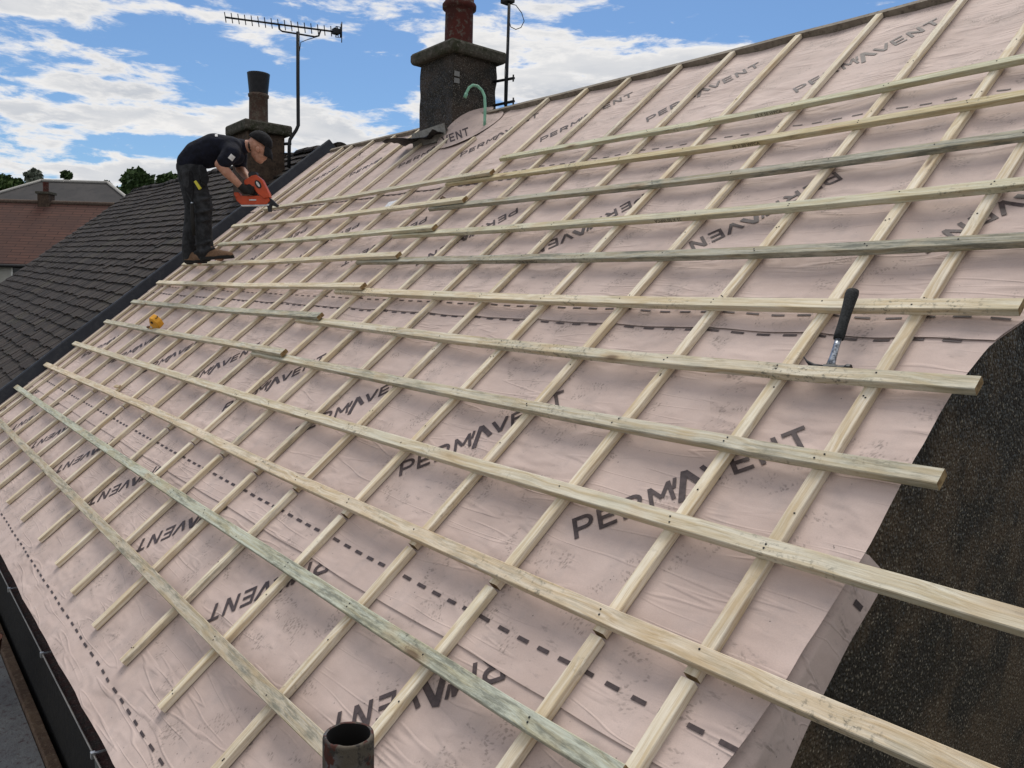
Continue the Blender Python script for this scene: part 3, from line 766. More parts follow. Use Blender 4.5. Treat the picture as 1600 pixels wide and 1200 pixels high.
q.loft([sec(-.062,Lh+.010,.0,.0135,.0135), sec(-.052,Lh+.010,0,.0145,.0145), sec(-.045,Lh+.01,0,.011,.011), sec(-.025,Lh+.01,0,.0105,.0105), sec(-.016,Lh+.010,0,.015,.013), sec(.016,Lh+.010,0,.015,.013), sec(.022,Lh+.01,0,.010,.011)], 0, False)
for s in (-1, 1):
    q.loft([sec(.018,Lh+.010,s*.006,.010,.005,6), sec(.045,Lh+.004,s*.009,.007,.004,6), sec(.068,Lh-.008,s*.012,.005,.0035,6), sec(.082,Lh-.024,s*.014,.0022,.002,6)], 0, True)
q.build('claw_head', M['black_metal'], ham)
# ------------------------------------------------------------------ yellow tool
ytr = empty('chalk_line', rpx(247, 511, .040), ROT @ Matrix.Rotation(.25, 3, 'Z'), label='yellow chalk line reel left on the batten below the roofer', cat='chalk line')
q = MB()
prof = [(-.085,.004),(-.05,-.004),(.03,-.012),(.075,.004),(.092,.05),(.075,.10),(.045,.118),(.0,.085),(-.04,.045),(-.085,.026)]
q.prism(prof, lambda x, y: (x, -.030, y), lambda x, y: (x, .030, y)); q.build('case', M['yellow'], ytr, bevel=.008, seg=3)
q = MB(); q.tube([(-.082,0,.015),(-.115,0,.018),(-.16,0,.024)], [.016,.014,.011], 12); q.build('nozzle', M['leather'], ytr)
q = MB(); q.tube([(.035,-.037,.07),(.035,-.026,.07)], [.012,.012], 12); q.build('crank_button', M['black_plastic'], ytr)
q = MB(); q.tube([(-.035,-.036,.028),(-.035,-.026,.028)], [.011,.011], 12); q.build('crank_button', M['white'], ytr)
q = MB(); q.tube([(.08,0,.085),(.105,0,.085),(.13,0,.10)], .004, 8); q.build('line_hook', M['black_metal'], ytr)

# ------------------------------------------------------------------ scaffold tube by the camera
pt = at(544.5, 1147, .752)
q = MB(); n = 36
prof = [(.0241,-1.3),(.0241,-.25),(.0242,-.1),(.0241,-.003),(.0236,0),(.0207,0),(.0201,-.002),(.0200,-1.3)]
q.lathe(prof[:6], n); q.lathe(prof[5:], n, (0,0,0), 1)
for k, vv in enumerate(q.v):
    x, y, z = vv
    q.v[k] = (x*(1+.012*math.sin(3*math.atan2(y, x))), y, z+(.0012*noise.noise((x*90, y*90, 0)) if z > -.01 else 0))
q.build('scaffold_tube', [M['rusty'], M['tube_shade']], loc=pt, rot=Matrix.Rotation(R_(-1), 3, 'Y'), label='rusty open-topped scaffold tube standing in the foreground at the eaves', cat='scaffold tube')

# ------------------------------------------------------------------ gutter, wall foot, lean-to roof
gy, gz = 4.722, 3.905
gut = empty('gutter', (-4, gy, gz), label='dark brown gutter along the eaves below the membrane edge', cat='gutter')
q = MB(); rings = []
for k in range(2):
    x = (-4.2, 4.0)[k]
    rings.append([(x, .062-.062*math.cos(R_(a)), -.062*math.sin(R_(a))+.0) for a in range(0, 181, 15)] + [(x, .062-.058*math.cos(R_(a)), -.058*math.sin(R_(a))) for a in range(180, -1, -15)])
q.loft(rings); q.build('trough', M['gutter'], gut)
q = MB(); q.box((-4.2, -.004, -.002), (4.0, .001, .0025)); q.build('front_lip', M['lip'], gut, bevel=.002)
q = MB(); vs = []
for i in range(120):
    for j in range(4): vs.append((-4.2+8.2*i/119, .012+.033*j, -.012-.012*abs(j-1.5)/1.5+.014*noise.noise((i*.9, j, 0))))
q.add(vs, [(i*4+j, i*4+j+1, i*4+j+5, i*4+j+4) for i in range(119) for j in range(3)], 0, True); q.build('debris', M['gutter_muck'], gut)
for k in range(8):
    q = MB(); x = -3.9+.98*k+.15; q.box((x-.008, -.010, -.012), (x+.008, .004, .010)); q.box((x-.006, .004, .002), (x+.006, .10, .006)); q.build('bracket', M['galv'], gut)
dp = empty('downpipe', (-1.95, 4.875, 0), label='grey downpipe on the wall under the gutter at the lower left', cat='downpipe')
q = MB(); q.tube([(0,0,0),(0,0,3.2),(0,-.03,3.4),(0,-.07,3.62),(0,-.08,3.84)], .055, 18); q.build('pipe', M['downpipe'], dp)
q = MB(); q.tube([(0,0,2.95),(0,0,3.1)], .063, 18); q.build('collar', M['downpipe'], dp)
lt = empty('lean_to_roof', (-4.5, 4.3, 0), label='low grey felt lean-to roof with brown timber edge below the gutter', cat='lean-to roof')
lz = 2.8
q = MB(); q.add([(-4, -2.2, lz-.12), (3.5, -2.2, lz-.12), (3.5, .575, lz), (-4, .575, lz), (-4, -2.2, lz-.2), (3.5, -2.2, lz-.2), (3.5, .575, lz-.08), (-4, .575, lz-.08)], [(0,1,2,3),(7,6,5,4),(0,4,5,1),(1,5,6,2),(2,6,7,3),(3,7,4,0)]); q.build('felt_covering', M['deck_felt'], lt)
q = MB(); q.box((-4, .58, lz-.04), (3.5, .64, lz+.045)); q.build('timber_edge', M['old_timber'], lt, bevel=.005)
q = MB(); q.box((-3.9, -2.1, 0), (3.4, .55, lz-.25)); q.build('wall', M['harl'], lt)
bk = empty('bucket', at(-30, 1000, 5.2), label='brown bucket with a wire handle at the left picture edge below the gutter', cat='bucket')
q = MB(); q.lathe([(.0,-.2),(.09,-.2),(.12,.0),(.124,.004),(.116,.0),(.087,-.19),(.0,-.19)], 24); q.build('pail', M['terracotta'], bk)
q = MB(); q.tube([(.12*math.cos(a), -.03-.03*math.sin(a), .08*math.sin(a)+.01) for a in [math.pi*k/14 for k in range(15)]], .003, 6); q.build('handle', M['galv'], bk)
# ------------------------------------------------------------------ upstand between the roofs
q = MB(); rings = []
for k in range(30):
    v = 5.95+5.24*k/29; u = -8.27; vv = W(u, v)+.0
    z = .095+.006*noise.noise((v*1.5, 0, 0))
    rings.append([rp(u+.03, vv, -.03), rp(u+.005, vv, z), rp(u-.008, vv, z+.012), rp(u-.04, vv, z+.010), rp(u-.06, vv, z-.012), rp(u-.20, vv, z-.13), rp(u-.20, vv, z-.16), rp(u-.07, vv, -.08)])
q.loft(rings, 0, False)
q.build('abutment_flashing', M['lead'], label='long dark blue-grey flashing upstand between the stripped roof and tiled roof', cat='flashing')

# ------------------------------------------------------------------ neighbouring tiled roof
nb = empty('neighbour_house', (-15, 7, 0), label='neighbouring house with dark weathered tile roof behind the roofer', cat='house')
def NP(s, t, h=0.):
    near = Vector((-8.45-.30*t, 5.6+6.28*t, 0)); far = Vector((-22.3, 5.9+7.12*t, 0))
    p = near.lerp(far, s); return rp(p.x, p.y, -.10+h + .03*noise.noise((s*6, t*3, 1)))
rows, cols_ = 37, 60
q = MB(); tint = []
for r in range(rows+1):
    for c_ in range(cols_):
        o_ = .5*(r % 2)/cols_
        s0 = max(0, c_/cols_-o_+.0006); s1 = min(1, (c_+1)/cols_-o_-.0006)
        if s1 <= s0: continue
        j = random.uniform(-.003, .003)-(.010 if random.random() < .02 else 0); lift = random.uniform(.0, .009)
        t0 = r/rows+j-.010; t1 = min((r+1)/rows+.012, 1.0)
        a, b = NP(s0, t0, .036+lift), NP(s1, t0, .036+lift*random.uniform(.2, 1.4)); c2, d2 = NP(s1, t1, .0), NP(s0, t1, 0)
        a2, b2 = NP(s0, t0, -.004), NP(s1, t0, -.004)
        q.add([a, b, c2, d2, a2, b2], [(0,1,2,3), (4,5,1,0), (3,4,0), (5,2,1)])
        tint += [random.random()**1.5]*4
nr = hb(q, 'roof_slope', M['tiles'], nb)
att = nr.data.attributes.new('tint', 'FLOAT', 'FACE'); att.data.foreach_set('value', tint[:len(nr.data.polygons)] + [0]*(len(nr.data.polygons)-len(tint)))
# ridge tiles as one capping, rear slope and walls
q = MB()
for k in range(38):
    s0, s1 = k/38+.001, (k+1)/38-.001
    rg = []
    for s in (s0, s1):
        b = NP(s, 1.0, 0); jz = random.uniform(-.02, .025)
        rg.append([b+Vector((0, (.12*math.cos(R_(a))+.02), .075*math.sin(R_(a))-.03+jz)) for a in range(-10, 191, 25)])
    q.loft(rg, 0, False)
hb(q, 'ridge_tiles', M['tiles'], nb)
q = MB(); P = [NP(0,1,-.02), NP(1,1,-.02), NP(1,1,-.02)+Vector((0,3.6,-3.4)), NP(0,1,-.02)+Vector((0,3.6,-3.4))]; q.add(P, [(0,1,2,3)])
hb(q, 'rear_slope', M['tiles'], nb)
q = MB(); a, b = NP(0, .02, -.1), NP(1, .02, -.1); c2 = NP(1, 1, -.06)
q.add([a, b, (b.x, b.y, 0), (a.x, a.y, 0)], [(0,1,2,3)]); q.add([b, c2, (c2.x, c2.y+4, b.z), (c2.x, c2.y+4, 0), (b.x, b.y, 0)], [(0,1,2,3,4)])
hb(q, 'wall', M['render_white'], nb)

# ------------------------------------------------------------------ chimneys
def stack_box(q, cx, cy, wx, wy, z0, z1, j=.004, seg=10):
    rings = []
    for k in range(seg+1):
        z = z0+(z1-z0)*k/seg; r = []
        for (sx, sy) in ((-1,-1),(1,-1),(1,1),(-1,1)):
            for t in range(4):
                nx, ny = {(-1,-1):(1,0),(1,-1):(0,1),(1,1):(-1,0),(-1,1):(0,-1)}[(sx, sy)]
                x = cx+sx*wx/2+nx*wx*t/4; y = cy+sy*wy/2+ny*wy*t/4
                n_ = noise.noise((x*9, y*9, z*9))*j; dx, dy = x-cx, y-cy
                r.append((x+n_*(1 if dx > 0 else -1), y+n_*(1 if dy > 0 else -1), z))
        rings.append(r)
    q.loft(rings, 0, False)
n0 = rp(-5.041, 10.937, 0)                         # near corner of the stack on the roof
cx, cy = n0.x-.275, n0.y+.245
chim = empty('chimney', (cx, cy, n0.z), label='main dark pebbledash chimney with red clay pot on the stripped roof\'s ridge', cat='chimney')
q = MB(); stack_box(q, 0, 0, .55, .49, -.35, .735, .009, 34); q.build('stack', M['harl_chimney'], chim)
q = MB()
def slab(q, wx, wy, z0, z1, top):
    r = lambda a, b, z: [(-a, -b, z), (a, -b, z), (a, b, z), (-a, b, z)]
    q.loft([r(wx/2-.02, wy/2-.02, z0-.012), r(wx/2-.008, wy/2-.008, z0), r(wx/2, wy/2, z0+.02), r(wx/2, wy/2, z1-.02), r(wx/2-.012, wy/2-.012, z1), r(top, top, z1+.05)], 0, False)
slab(q, .685, .625, .735, .828, .16); q.build('cap', M['cap'], chim)
q = MB(); q.lathe([(.150,.83),(.150,.86),(.135,.90),(.133,.92),(.131,1.2),(.138,1.21),(.158,1.225),(.160,1.26),(.150,1.275),(.136,1.285),(.134,1.55),(.155,1.56),(.158,1.60),(.13,1.62),(.11,1.60),(.11,1.0)], 28); q.build('pot', M['clay'], chim)
for zz in (.545, .485):
    q = MB(); q.box((.277, -.235, zz-.022), (.283, -.18, zz+.022)); q.build('wall_plate', M['white_plate'], chim)
# membrane dressed up round the chimney
def px_x(x, y, X): r = ray(x, y); return CAM+r*((X-CAM.x)/r.x)
ridge_at = lambda u, h: rp(u, W(u, RIDGE)-.01, h)
TOP = [rp(-5.17, 10.86, .015), rp(-5.09, 10.915, .055)]+[px_x(x, y, -5.027) for x, y in ((706,192),(718,182),(735,173),(755,168),(774,166))]
FOOT = [rp(-5.05, 10.68, .006), rp(-4.78, 10.67, .004), rp(-4.55, 10.76, .004), rp(-4.44, 10.90, .004), rp(-4.42, 11.05, .004), ridge_at(-4.50, .012), ridge_at(-4.74, .03)]
def along(P, t):
    x = t*(len(P)-1); i = min(int(x), len(P)-2); return P[i].lerp(P[i+1], x-i)
def flap(i, j):
    t = j/nv; k = i/nu
    soft = lambda P: (along(P, max(0, t-.05))+along(P, t)+along(P, min(1, t+.05)))/3
    f, tp = soft(FOOT), soft(TOP)
    p = f.lerp(tp, k); p.z = f.z+(tp.z-f.z)*(k**1.5*.8+k*.2) + .012*noise.noise((k*4, t*6, 2))*math.sin(math.pi*k)
    return p
q = MB(); fs = []; nu, nv = 18, 34
vs = [flap(i, j) for j in range(nv+1) for i in range(nu+1)]
for j in range(nv):
    for i in range(nu): a = j*(nu+1)+i; fs.append((a, a+1, a+nu+2, a+nu+1))
q.add(vs, fs, 0, True)
fl = q.build('membrane_collar', M['membrane'], label='loose pink membrane collar turned up against the main chimney', cat='roofing membrane')
from mathutils.bvhtree import BVHTree
fbv = BVHTree.FromPolygons([Vector(p) for p in vs], fs)
ink = MB(); st, tot = word_strokes('VENT')
for k, (pts, wd) in enumerate(st):
    strip = stroke_quads(pts, wd, .15); row_v = []; fs = []
    for row in strip:
        for p in row:
            r = ray(693+p.x/tot*42-p.y*3, 226-p.x/tot*16-p.y*12).normalized(); h = fbv.ray_cast(CAM, r)
            row_v.append((h[0] if h[0] is not None else None))
    if any(p is None for p in row_v): continue
    row_v = [p-(p-CAM).normalized()*(.004+.0003*k) for p in row_v]
    for i in range(len(strip)-1):
        for j in range(2): a = i*3+j; fs.append((a, a+1, a+4, a+3))
    ink.add(row_v, fs)
ink.build('printed_lettering', M['ink'], fl)
# torn flashing in front of the stack
q = MB(); vs = []; fs = []; nu, nv = 18, 10
for j in range(nv+1):
    for i in range(nu+1):
        s, t = i/nu, j/nv
        u = -5.80+.72*s+.06*t; v = 10.93-.22*t*(.85+.3*math.sin(s*5+1)); h = .02+.10*t+.045*math.sin(s*6.5+.5)*t+.03*noise.noise((s*5, t*4, 6))+.05*(1-s)*t
        vs.append((u, v, max(.006, h)))
for j in range(nv):
    for i in range(nu): a = j*(nu+1)+i; fs.append((a, a+1, a+nu+2, a+nu+1))
q.add(vs, fs, 0, True)
o = q.build('lead_flashing', M['lead_old'], rot=ROT, label='torn dark lead flashing curling up at the foot of the main chimney', cat='flashing')
sm = o.modifiers.new('thick', 'SOLIDIFY'); sm.thickness = .006
q = MB(); q.add([(-5.60,10.92,.0),(-5.03,10.92,.0),(-5.03,10.925,.13),(-5.60,10.925,.11),(-5.6,10.86,0),(-5.03,10.86,0)], [(0,1,2,3),(4,5,2,3)]); q.build('mortar_fillet', M['mortar'], o)
# pole behind the chimney
pl = empty('antenna_pole', (-4.80, 8.80, 6.9), label='thin pole with black box and cable loop strapped behind the main chimney', cat='pole')
pa, pb = at(790, 172, 7.25), at(797, -40, 7.25); O = pl.location
q = MB(); q.tube([pa-O+Vector((0,0,-.4)), pb-O], .014, 10); q.build('mast', M['black_metal'], pl)
bx = at(795, -3, 7.25)-O
q = MB(); q.box((bx.x-.055, bx.y-.055, bx.z-.05), (bx.x+.055, bx.y+.03, bx.z+.12)); q.build('junction_box', M['black_plastic'], pl, bevel=.008)
q = MB(); q.tube([at(x, y, 7.22)-O for x, y in ((797,6),(806,8),(815,20),(819,33),(814,43),(806,46),(798,42),(795,30))], .004, 6); q.build('cable_loop', M['cable'], pl)
q = MB(); q.tube([at(793, 60, 7.23)-O, at(789, 110, 7.23)-O, at(788, 165, 7.23)-O], .004, 6); q.build('cable', M['cable'], pl)
for (y0, y1) in ((128, 122), (165, 158)):
    q = MB(); q.tube([at(771, y0, 7.45)-O, at(803, y1, 7.2)-O], .013, 8)
    a = at(802, y1, 7.2)-O; q.tube([a+Vector((0,0,-.03)), a+Vector((0,0,.03))], .008, 6); q.build('bracket', M['black_metal'], pl)
# green swan neck vent
pv = [at(757, 203, 6.85), at(758, 178, 6.85), at(758.5, 158, 6.85)]
sv = empty('swan_neck_pipe', pv[0], label='thin green swan-neck pipe standing up through the membrane before the main chimney', cat='pipe')
pts = [(757,203),(757.5,185),(758,165),(757,150),(753,141),(746,134.5),(739,133),(733,137),(729,145),(726.5,152)]
q = MB(); q.tube([at(x, y, 6.85)-pv[0] for x, y in pts], .0125, 12); q.build('pipe', M['green'], sv)
q = MB(); e = at(726.4, 152.4, 6.85)-pv[0]; e2 = at(729, 146, 6.85)-pv[0]; q.tube([e2, e], .0155, 12); q.build('socket', M['green'], sv)

# neighbour's chimney and aerial
D2 = 11.0
nc = at(404, 232, D2)
nch = empty('chimney', nc, label='smaller stone chimney with black-topped pot on the neighbour\'s roof behind the roofer', cat='chimney')
q = MB(); stack_box(q, 0, 0, .56, .52, -1.6, .17, .014, 14); q.build('stack', M['brick_old'], nch)
q = MB(); slab(q, .72, .66, .175, .30, .12); q.build('cap', M['cap'], nch)
q = MB(); q.lathe([(.135,.30),(.128,.36),(.125,.68),(.138,.69),(.14,.72),(.128,.73)], 24); q.build('pot', M['clay_grey'], nch)
q = MB(); q.lathe([(.126,.735),(.150,.98),(.153,1.0),(.135,1.0),(.115,.74)], 24)
q.build('cowl', M['black_metal'], nch)
ae = empty('tv_aerial', at(452, 240, D2-.2), label='tall television aerial on a cranked mast beside the neighbour\'s chimney', cat='aerial')
O = ae.location; A = lambda x, y, d=D2-.2: at(x, y, d)-O
q = MB(); q.tube([A(451.5,262), A(452,226), A(453,218), A(463,203), A(466,196), A(465.5,120), A(465.5,50)], .024, 10); q.build('mast', M['black_metal'], ae)
q = MB(); q.tube([A(444,225), A(455,224)], .02, 8); q.tube([A(443,240), A(452,240)], .012, 8); q.build('bracket', M['black_metal'], ae)
q = MB(); q.tube([A(436,38), A(437,46), A(441,49), A(466,53), A(492,57.5), A(498,56), A(501,47)], .012, 8); q.build('cradle', M['black_metal'], ae)
b0, b1 = A(352, 27), A(534, 51)
q = MB(); q.tube([b0, b1], .013, 8); q.build('boom', M['black_metal'], ae)
dirb = (b1-b0).normalized(); side = dirb.cross(Vector((0,0,1))).normalized()
upv = Vector((0,0,1))
for k in range(18):
    p = b0+(b1-b0)*(k/17.6)
    q = MB(); q.tube([p-(side*.03+upv*.058), p+(side*.03+upv*.058)], .0065, 6); q.build('element', M['black_metal'], ae)
q = MB(); p = b0+(b1-b0)*.95; q.tube([p+upv*.07, p-upv*.07, p-upv*.07+dirb*.06, p+upv*.07+dirb*.06, p+upv*.07], .008, 6); q.box((p.x-.04, p.y-.04, p.z-.03), (p.x+.04, p.y+.04, p.z+.04)); q.build('dipole', M['black_metal'], ae)
q = MB(); p = b1; q.tube([p-upv*.13, p+upv*.14], .007, 6); q.tube([p-upv*.08+side*.05, p+upv*.10+side*.05], .006, 6); q.build('reflector', M['black_metal'], ae)
q = MB(); q.tube([A(497,57), A(480,62), A(470,66), A(468,80)], .005, 6); q.build('cable', M['cable'], ae)

# ------------------------------------------------------------------ houses and trees beyond
fh = Vector((FWD.x, FWD.y, 0)).normalized(); rh = Vector((RIGHT.x, RIGHT.y, 0)).normalized(); UP = Vector((0,0,1))
def far_frame(px, py, d):
    o = at(px, py, d); return o
# red-tiled house
D = 34.0
hs = empty('red_roofed_house', Vector((at(60,420,D).x, at(60,420,D).y, 0)), label='house with red-brown tiled roof and pale rendered wall at the far left', cat='house')
O = hs.location
z_e = at(60, 408, D).z; dep = 6.5
zr = at(60, 318, D+dep*.5).z
eL, eR = at(-220, 408, D), at(215, 408, D)
def HX(x, d, z): p = at(x, 420, d); return Vector((p.x, p.y, z))-O
xl, xr = -260, 195
def roofquad(x0, x1, d0, z0, d1, z1, th=.12):
    a, b, c, e = HX(x0, d0, z0), HX(x1, d0, z0), HX(x1, d1, z1), HX(x0, d1, z1); t = Vector((0,0,-th))
    return [a, b, c, e, a+t, b+t, c+t, e+t], [(0,1,2,3),(7,6,5,4),(0,4,5,1),(1,5,6,2),(2,6,7,3),(3,7,4,0)]
def oriented(name, vs, fs, mat, parent, n):
    """a slab whose object axes follow its own plane so that its tile courses run level"""
    q = MB(); a, b, e = Vector(vs[0]), Vector(vs[1]), Vector(vs[3]); x = (b-a).normalized(); z = x.cross(e-a).normalized(); y = z.cross(x)
    Rm = Matrix((x, y, z)).transposed(); inv_ = Rm.inverted(); q.add([inv_ @ (Vector(p)-a) for p in vs], fs)
    o = q.build(name, mat, parent); o.matrix_local = Matrix.Translation(a) @ Rm.to_4x4(); return o
vs, fs = roofquad(xl, xr, D-.3, z_e-.15, D+dep*.5, zr); oriented('roof', vs, fs, M['red_tiles'], hs, 0)
vs, fs = roofquad(xl, xr, D+dep*.5+.02, zr, D+dep+.3, z_e-.15); oriented('roof', vs, fs, M['red_tiles'], hs, 0)
q = MB(); xl2, xr2 = xl+4, xr-4
q.add([HX(xl2,D,0),HX(xr2,D,0),HX(xr2,D,z_e-.15),HX(xl2,D,z_e-.15),HX(xl2,D+dep,0),HX(xr2,D+dep,0),HX(xr2,D+dep,z_e-.15),HX(xl2,D+dep,z_e-.15),HX(xl2,D+dep/2,zr-.2),HX(xr2,D+dep/2,zr-.2)],
      [(0,1,2,3),(5,4,7,6),(1,5,6,9,2),(4,0,3,8,7)]); q.build('wall', M['render_white'], hs)
q = MB(); q.tube([HX(xl,D+dep/2,zr+.03), HX(xr,D+dep/2,zr+.03)], .1, 8); q.build('ridge', M['clay_grey'], hs)
q = MB(); q.tube([HX(xl,D-.36,z_e-.25), HX(xr,D-.36,z_e-.25)], .07, 8); q.build('gutter', M['black_plastic'], hs)
wn = None
for (x0, x1, y0, y1) in ((17, 62, 411, 465), (-70, -25, 411, 465)):
    z0, z1 = at(40, y1, D).z, at(40, y0, D).z
    q = MB()
    def wb(xa, xb, za, zb, dd, th):
        a, b = HX(xa, D-dd, 0), HX(xb, D-dd, 0); f_ = fh*th
        q.add([a+UP*za, b+UP*za, b+UP*zb, a+UP*zb, a+f_+UP*za, b+f_+UP*za, b+f_+UP*zb, a+f_+UP*zb], [(3,2,1,0),(4,5,6,7),(0,1,5,4),(1,2,6,5),(2,3,7,6),(3,0,4,7)])
    t = 2.6; tz = .08
    wb(x0, x0+t, z0, z1, .06, .1); wb(x1-t, x1, z0, z1, .06, .1); wb(x0+t, x1-t, z1-tz, z1, .055, .1); wb(x0+t, x1-t, z0, z0+tz, .055, .1); wb((x0+x1)/2-1, (x0+x1)/2+1, z0+tz, z1-tz, .05, .09)
    wf = q.build('window', M['white_paint'], hs)
    q = MB(); wb(x0+1, x1-1, z0+.03, z1-.03, .03, .02); q.build('pane', M['glass'], wf)
# chimney of the red house (own thing: part of house)
q = MB(); a = HX(75, D+dep*.5, zr-.5); cx_, cy_ = a.x, a.y
ch = MB()
def obox(q, c, wr, wf_, z0, z1):
    P = [c-rh*wr-fh*wf_, c+rh*wr-fh*wf_, c+rh*wr+fh*wf_, c-rh*wr+fh*wf_]
    P = [Vector((p.x, p.y, 0)) for p in P]
    q.add([p+UP*z0 for p in P]+[p+UP*z1 for p in P], [(3,2,1,0),(4,5,6,7),(0,1,5,4),(1,2,6,5),(2,3,7,6),(3,0,4,7)])
zt = at(75, 302, D+dep*.5).z
obox(ch, a, .26, .25, zr-.6, zt-.1); chs = ch.build('chimney', M['brick_old'], hs)
q = MB(); obox(q, a, .33, .31, zt-.1, zt); q.build('cap', M['cap'], chs)
q = MB(); q.lathe([(.13,0),(.12,.25),(.13,.42),(.14,.45),(.1,.45)], 16, (a.x, a.y, zt)); q.build('pot', M['clay'], chs)
# slate hipped house further away
D = 52.0
h2 = empty('slate_roofed_house', Vector((at(100,400,D).x, at(100,400,D).y, 0)), label='grey slate hipped-roof house rising behind the red-roofed house', cat='house')
O = h2.location; dep = 9.0
ze = at(100, 336, D).z; zr = at(100, 286, D+dep/2).z
A_, B_, C_, E_ = HX(-90, D, ze), HX(236, D, ze), HX(228, D+dep, ze), HX(-80, D+dep, ze); r0, r1 = HX(68, D+dep/2, zr), HX(171, D+dep/2, zr)
q = MB(); q.add([A_, B_, C_, E_, r0, r1], [(0,1,5,4),(1,2,5),(2,3,4,5),(3,0,4),(3,2,1,0)]); q.build('roof', M['slate_far'], h2)
for a, b in ((r0, r1), (r1, B_), (r0, A_), (r1, C_), (r0, E_)):
    q = MB(); q.tube([a+UP*.05, b+UP*.05], .11, 6); q.build('ridge_stone', M['stone_trim'], h2)
q = MB(); k = .35*(rh+fh); ins = lambda p, s: Vector((p.x*.985, p.y*.985, 0))
q.add([ins(A_,0),ins(B_,0),ins(C_,0),ins(E_,0)]+[ins(p,0)+UP*(ze-.05) for p in (A_,B_,C_,E_)], [(0,1,5,4),(1,2,6,5),(2,3,7,6),(3,0,4,7)]); q.build('wall', M['render_white'], h2)

def tree(px, ytop, d, half, leafmat, label, kind='round', n=2600, seed=1, dens=1.0):
    rnd = random.Random(seed)
    top = at(px, ytop, d); base = Vector((top.x, top.y, 0)); H = top.z; Rr = half/F*d
    root = empty('tree', base, label=label, cat='tree', group='trees beyond the far houses')
    q = MB()
    trk = [Vector((.15*math.sin(k), .1*math.cos(k*2), H*.9*k/6)) for k in range(7)]
    q.tube(trk, [.38*(1-k/7.5)*H/12 for k in range(7)], 8)
    cl = []
    nc = 34
    for k in range(nc):
        a = rnd.uniform(0, 2*math.pi); t = rnd.random()
        if kind == 'cone': z = H*(.35+.63*t); r = Rr*(1.05-t)*rnd.uniform(.5, 1.0); cr = Rr*.34*(1.15-t)
        else:
            zc = 2*t-1; z = H-Rr*1.02+Rr*.78*zc; r = Rr*.8*math.sqrt(max(.04, 1-zc*zc))*rnd.uniform(.3, 1.0); cr = Rr*rnd.uniform(.2, .36)
        c = Vector((r*math.cos(a), r*math.sin(a), z)); cl.append((c, cr))
        st = trk[min(5, int(z/(H*.9)*6*.8))]
        q.tube([st, st.lerp(c, .55)+Vector((0,0,-.15)), c], [.09*H/12, .05*H/12, .02], 5)
    cl.append((Vector((0,0,H-Rr*.25)), Rr*.24))
    q.build('trunk', M['bark'], root)
    lv = MB(); tint = []
    for k in range(int(n*dens)):
        c, cr = cl[rnd.randrange(len(cl))]
        dd = Vector((rnd.gauss(0,1), rnd.gauss(0,1), rnd.gauss(0,.8))).normalized()*cr*rnd.random()**.4
        p = c+dd; s = rnd.uniform(.14, .30)*d/70
        if p.z > H: p.z = H-rnd.random()*.3
        x = Vector((rnd.gauss(0,1), rnd.gauss(0,1), rnd.gauss(0,1))).normalized(); y = x.orthogonal().normalized()
        lv.add([p-x*s-y*s*.4, p+x*s*.2-y*s*.7, p+x*s+y*s*.3, p-x*s*.3+y*s*.8], [(0,1,2,3)]); tint.append(min(1, max(0, rnd.gauss(.45, .28))))
    o = lv.build('crown', leafmat, root)
    at_ = o.data.attributes.new('tint', 'FLOAT', 'FACE'); at_.data.foreach_set('value', tint)
tree(8, 271, 72, 46, M['leaf_mid'], 'broad green tree at the far left edge, behind the slate house', 'round', 3600, 1)
tree(52, 264, 78, 17, M['leaf_grey'], 'sparse grey-green tree beside the broad green one, left of the slate ridge', 'round', 1000, 2)
tree(104, 266, 90, 30, M['leaf_dark'], 'dark pointed conifer showing above the middle of the slate roof ridge', 'cone', 2600, 3)
tree(214, 264, 80, 36, M['leaf_dark'], 'large dark tree right of the slate roof, with gaps in its crown', 'round', 3600, 4)
tree(262, 270, 84, 32, M['leaf_dark'], 'dark tree close behind the roofer, between him and the larger dark tree', 'round', 2600, 5)
tree(166, 283, 110, 12, M['leaf_grey'], 'tiny pale tree just above the right end of the slate ridge', 'round', 500, 6)

# ------------------------------------------------------------------ the roofer
PD = 7.75
def J(x, y, d=0.): return at(x, y, PD+d)
PO = rp(-7.05, 8.97, .05)
man = empty('person', PO, label='roofer in navy t-shirt, dark cap and work trousers, bent over with a nail gun', cat='person')
def fused(name, chains, voxel, mat, parent, smooth=6):
    """limbs and trunk given as tapering chains of balls, melted into one continuous skin"""
    q = MB()
    for ch in chains:
        for (p, r), (p2, r2) in zip(ch, ch[1:]): 
            if (p2-p).length > 1e-4: q.tube([p-PO, p2-PO], [r, r2], 14)
        for p, r in ch:
            rings = [[p-PO+Vector((r*math.sin(a)*math.cos(b), r*math.sin(a)*math.sin(b), r*math.cos(a))) for b in [2*math.pi*k/14 for k in range(14)]] for a in [math.pi*k/9 for k in range(1, 9)]]
            q.loft(rings)
    o = q.build(name, mat, None)
    o.matrix_world = Matrix.Identity(4)
    r = o.modifiers.new('remesh', 'REMESH'); r.mode = 'VOXEL'; r.voxel_size = voxel; r.use_smooth_shade = True
    sm = o.modifiers.new('smooth', 'SMOOTH'); sm.iterations = smooth; sm.factor = .5
    bpy.context.view_layer.update()
    me2 = bpy.data.meshes.new_from_object(o.evaluated_get(bpy.context.evaluated_depsgraph_get()))
    bpy.data.objects.remove(o)
    me2.materials.clear(); me2.materials.append(mat)
    for p in me2.polygons: p.use_smooth = True; p.material_index = 0
    o = bpy.data.objects.new(name, me2); col.objects.link(o); o.parent = parent
    return o
Nn, Ff = -.10, .10            # near (right) and far (left) side of him
def wide(pts, offs, k=1.0): return [[(J(x, y, o), r*k) for x, y, r in pts] for o in offs]
r_arm = [(J(362,236,-.17), .062), (J(343,257,-.24), .045), (J(354,269,-.22), .046), (J(376,291,-.14), .030), (J(384,297,-.11), .036)]
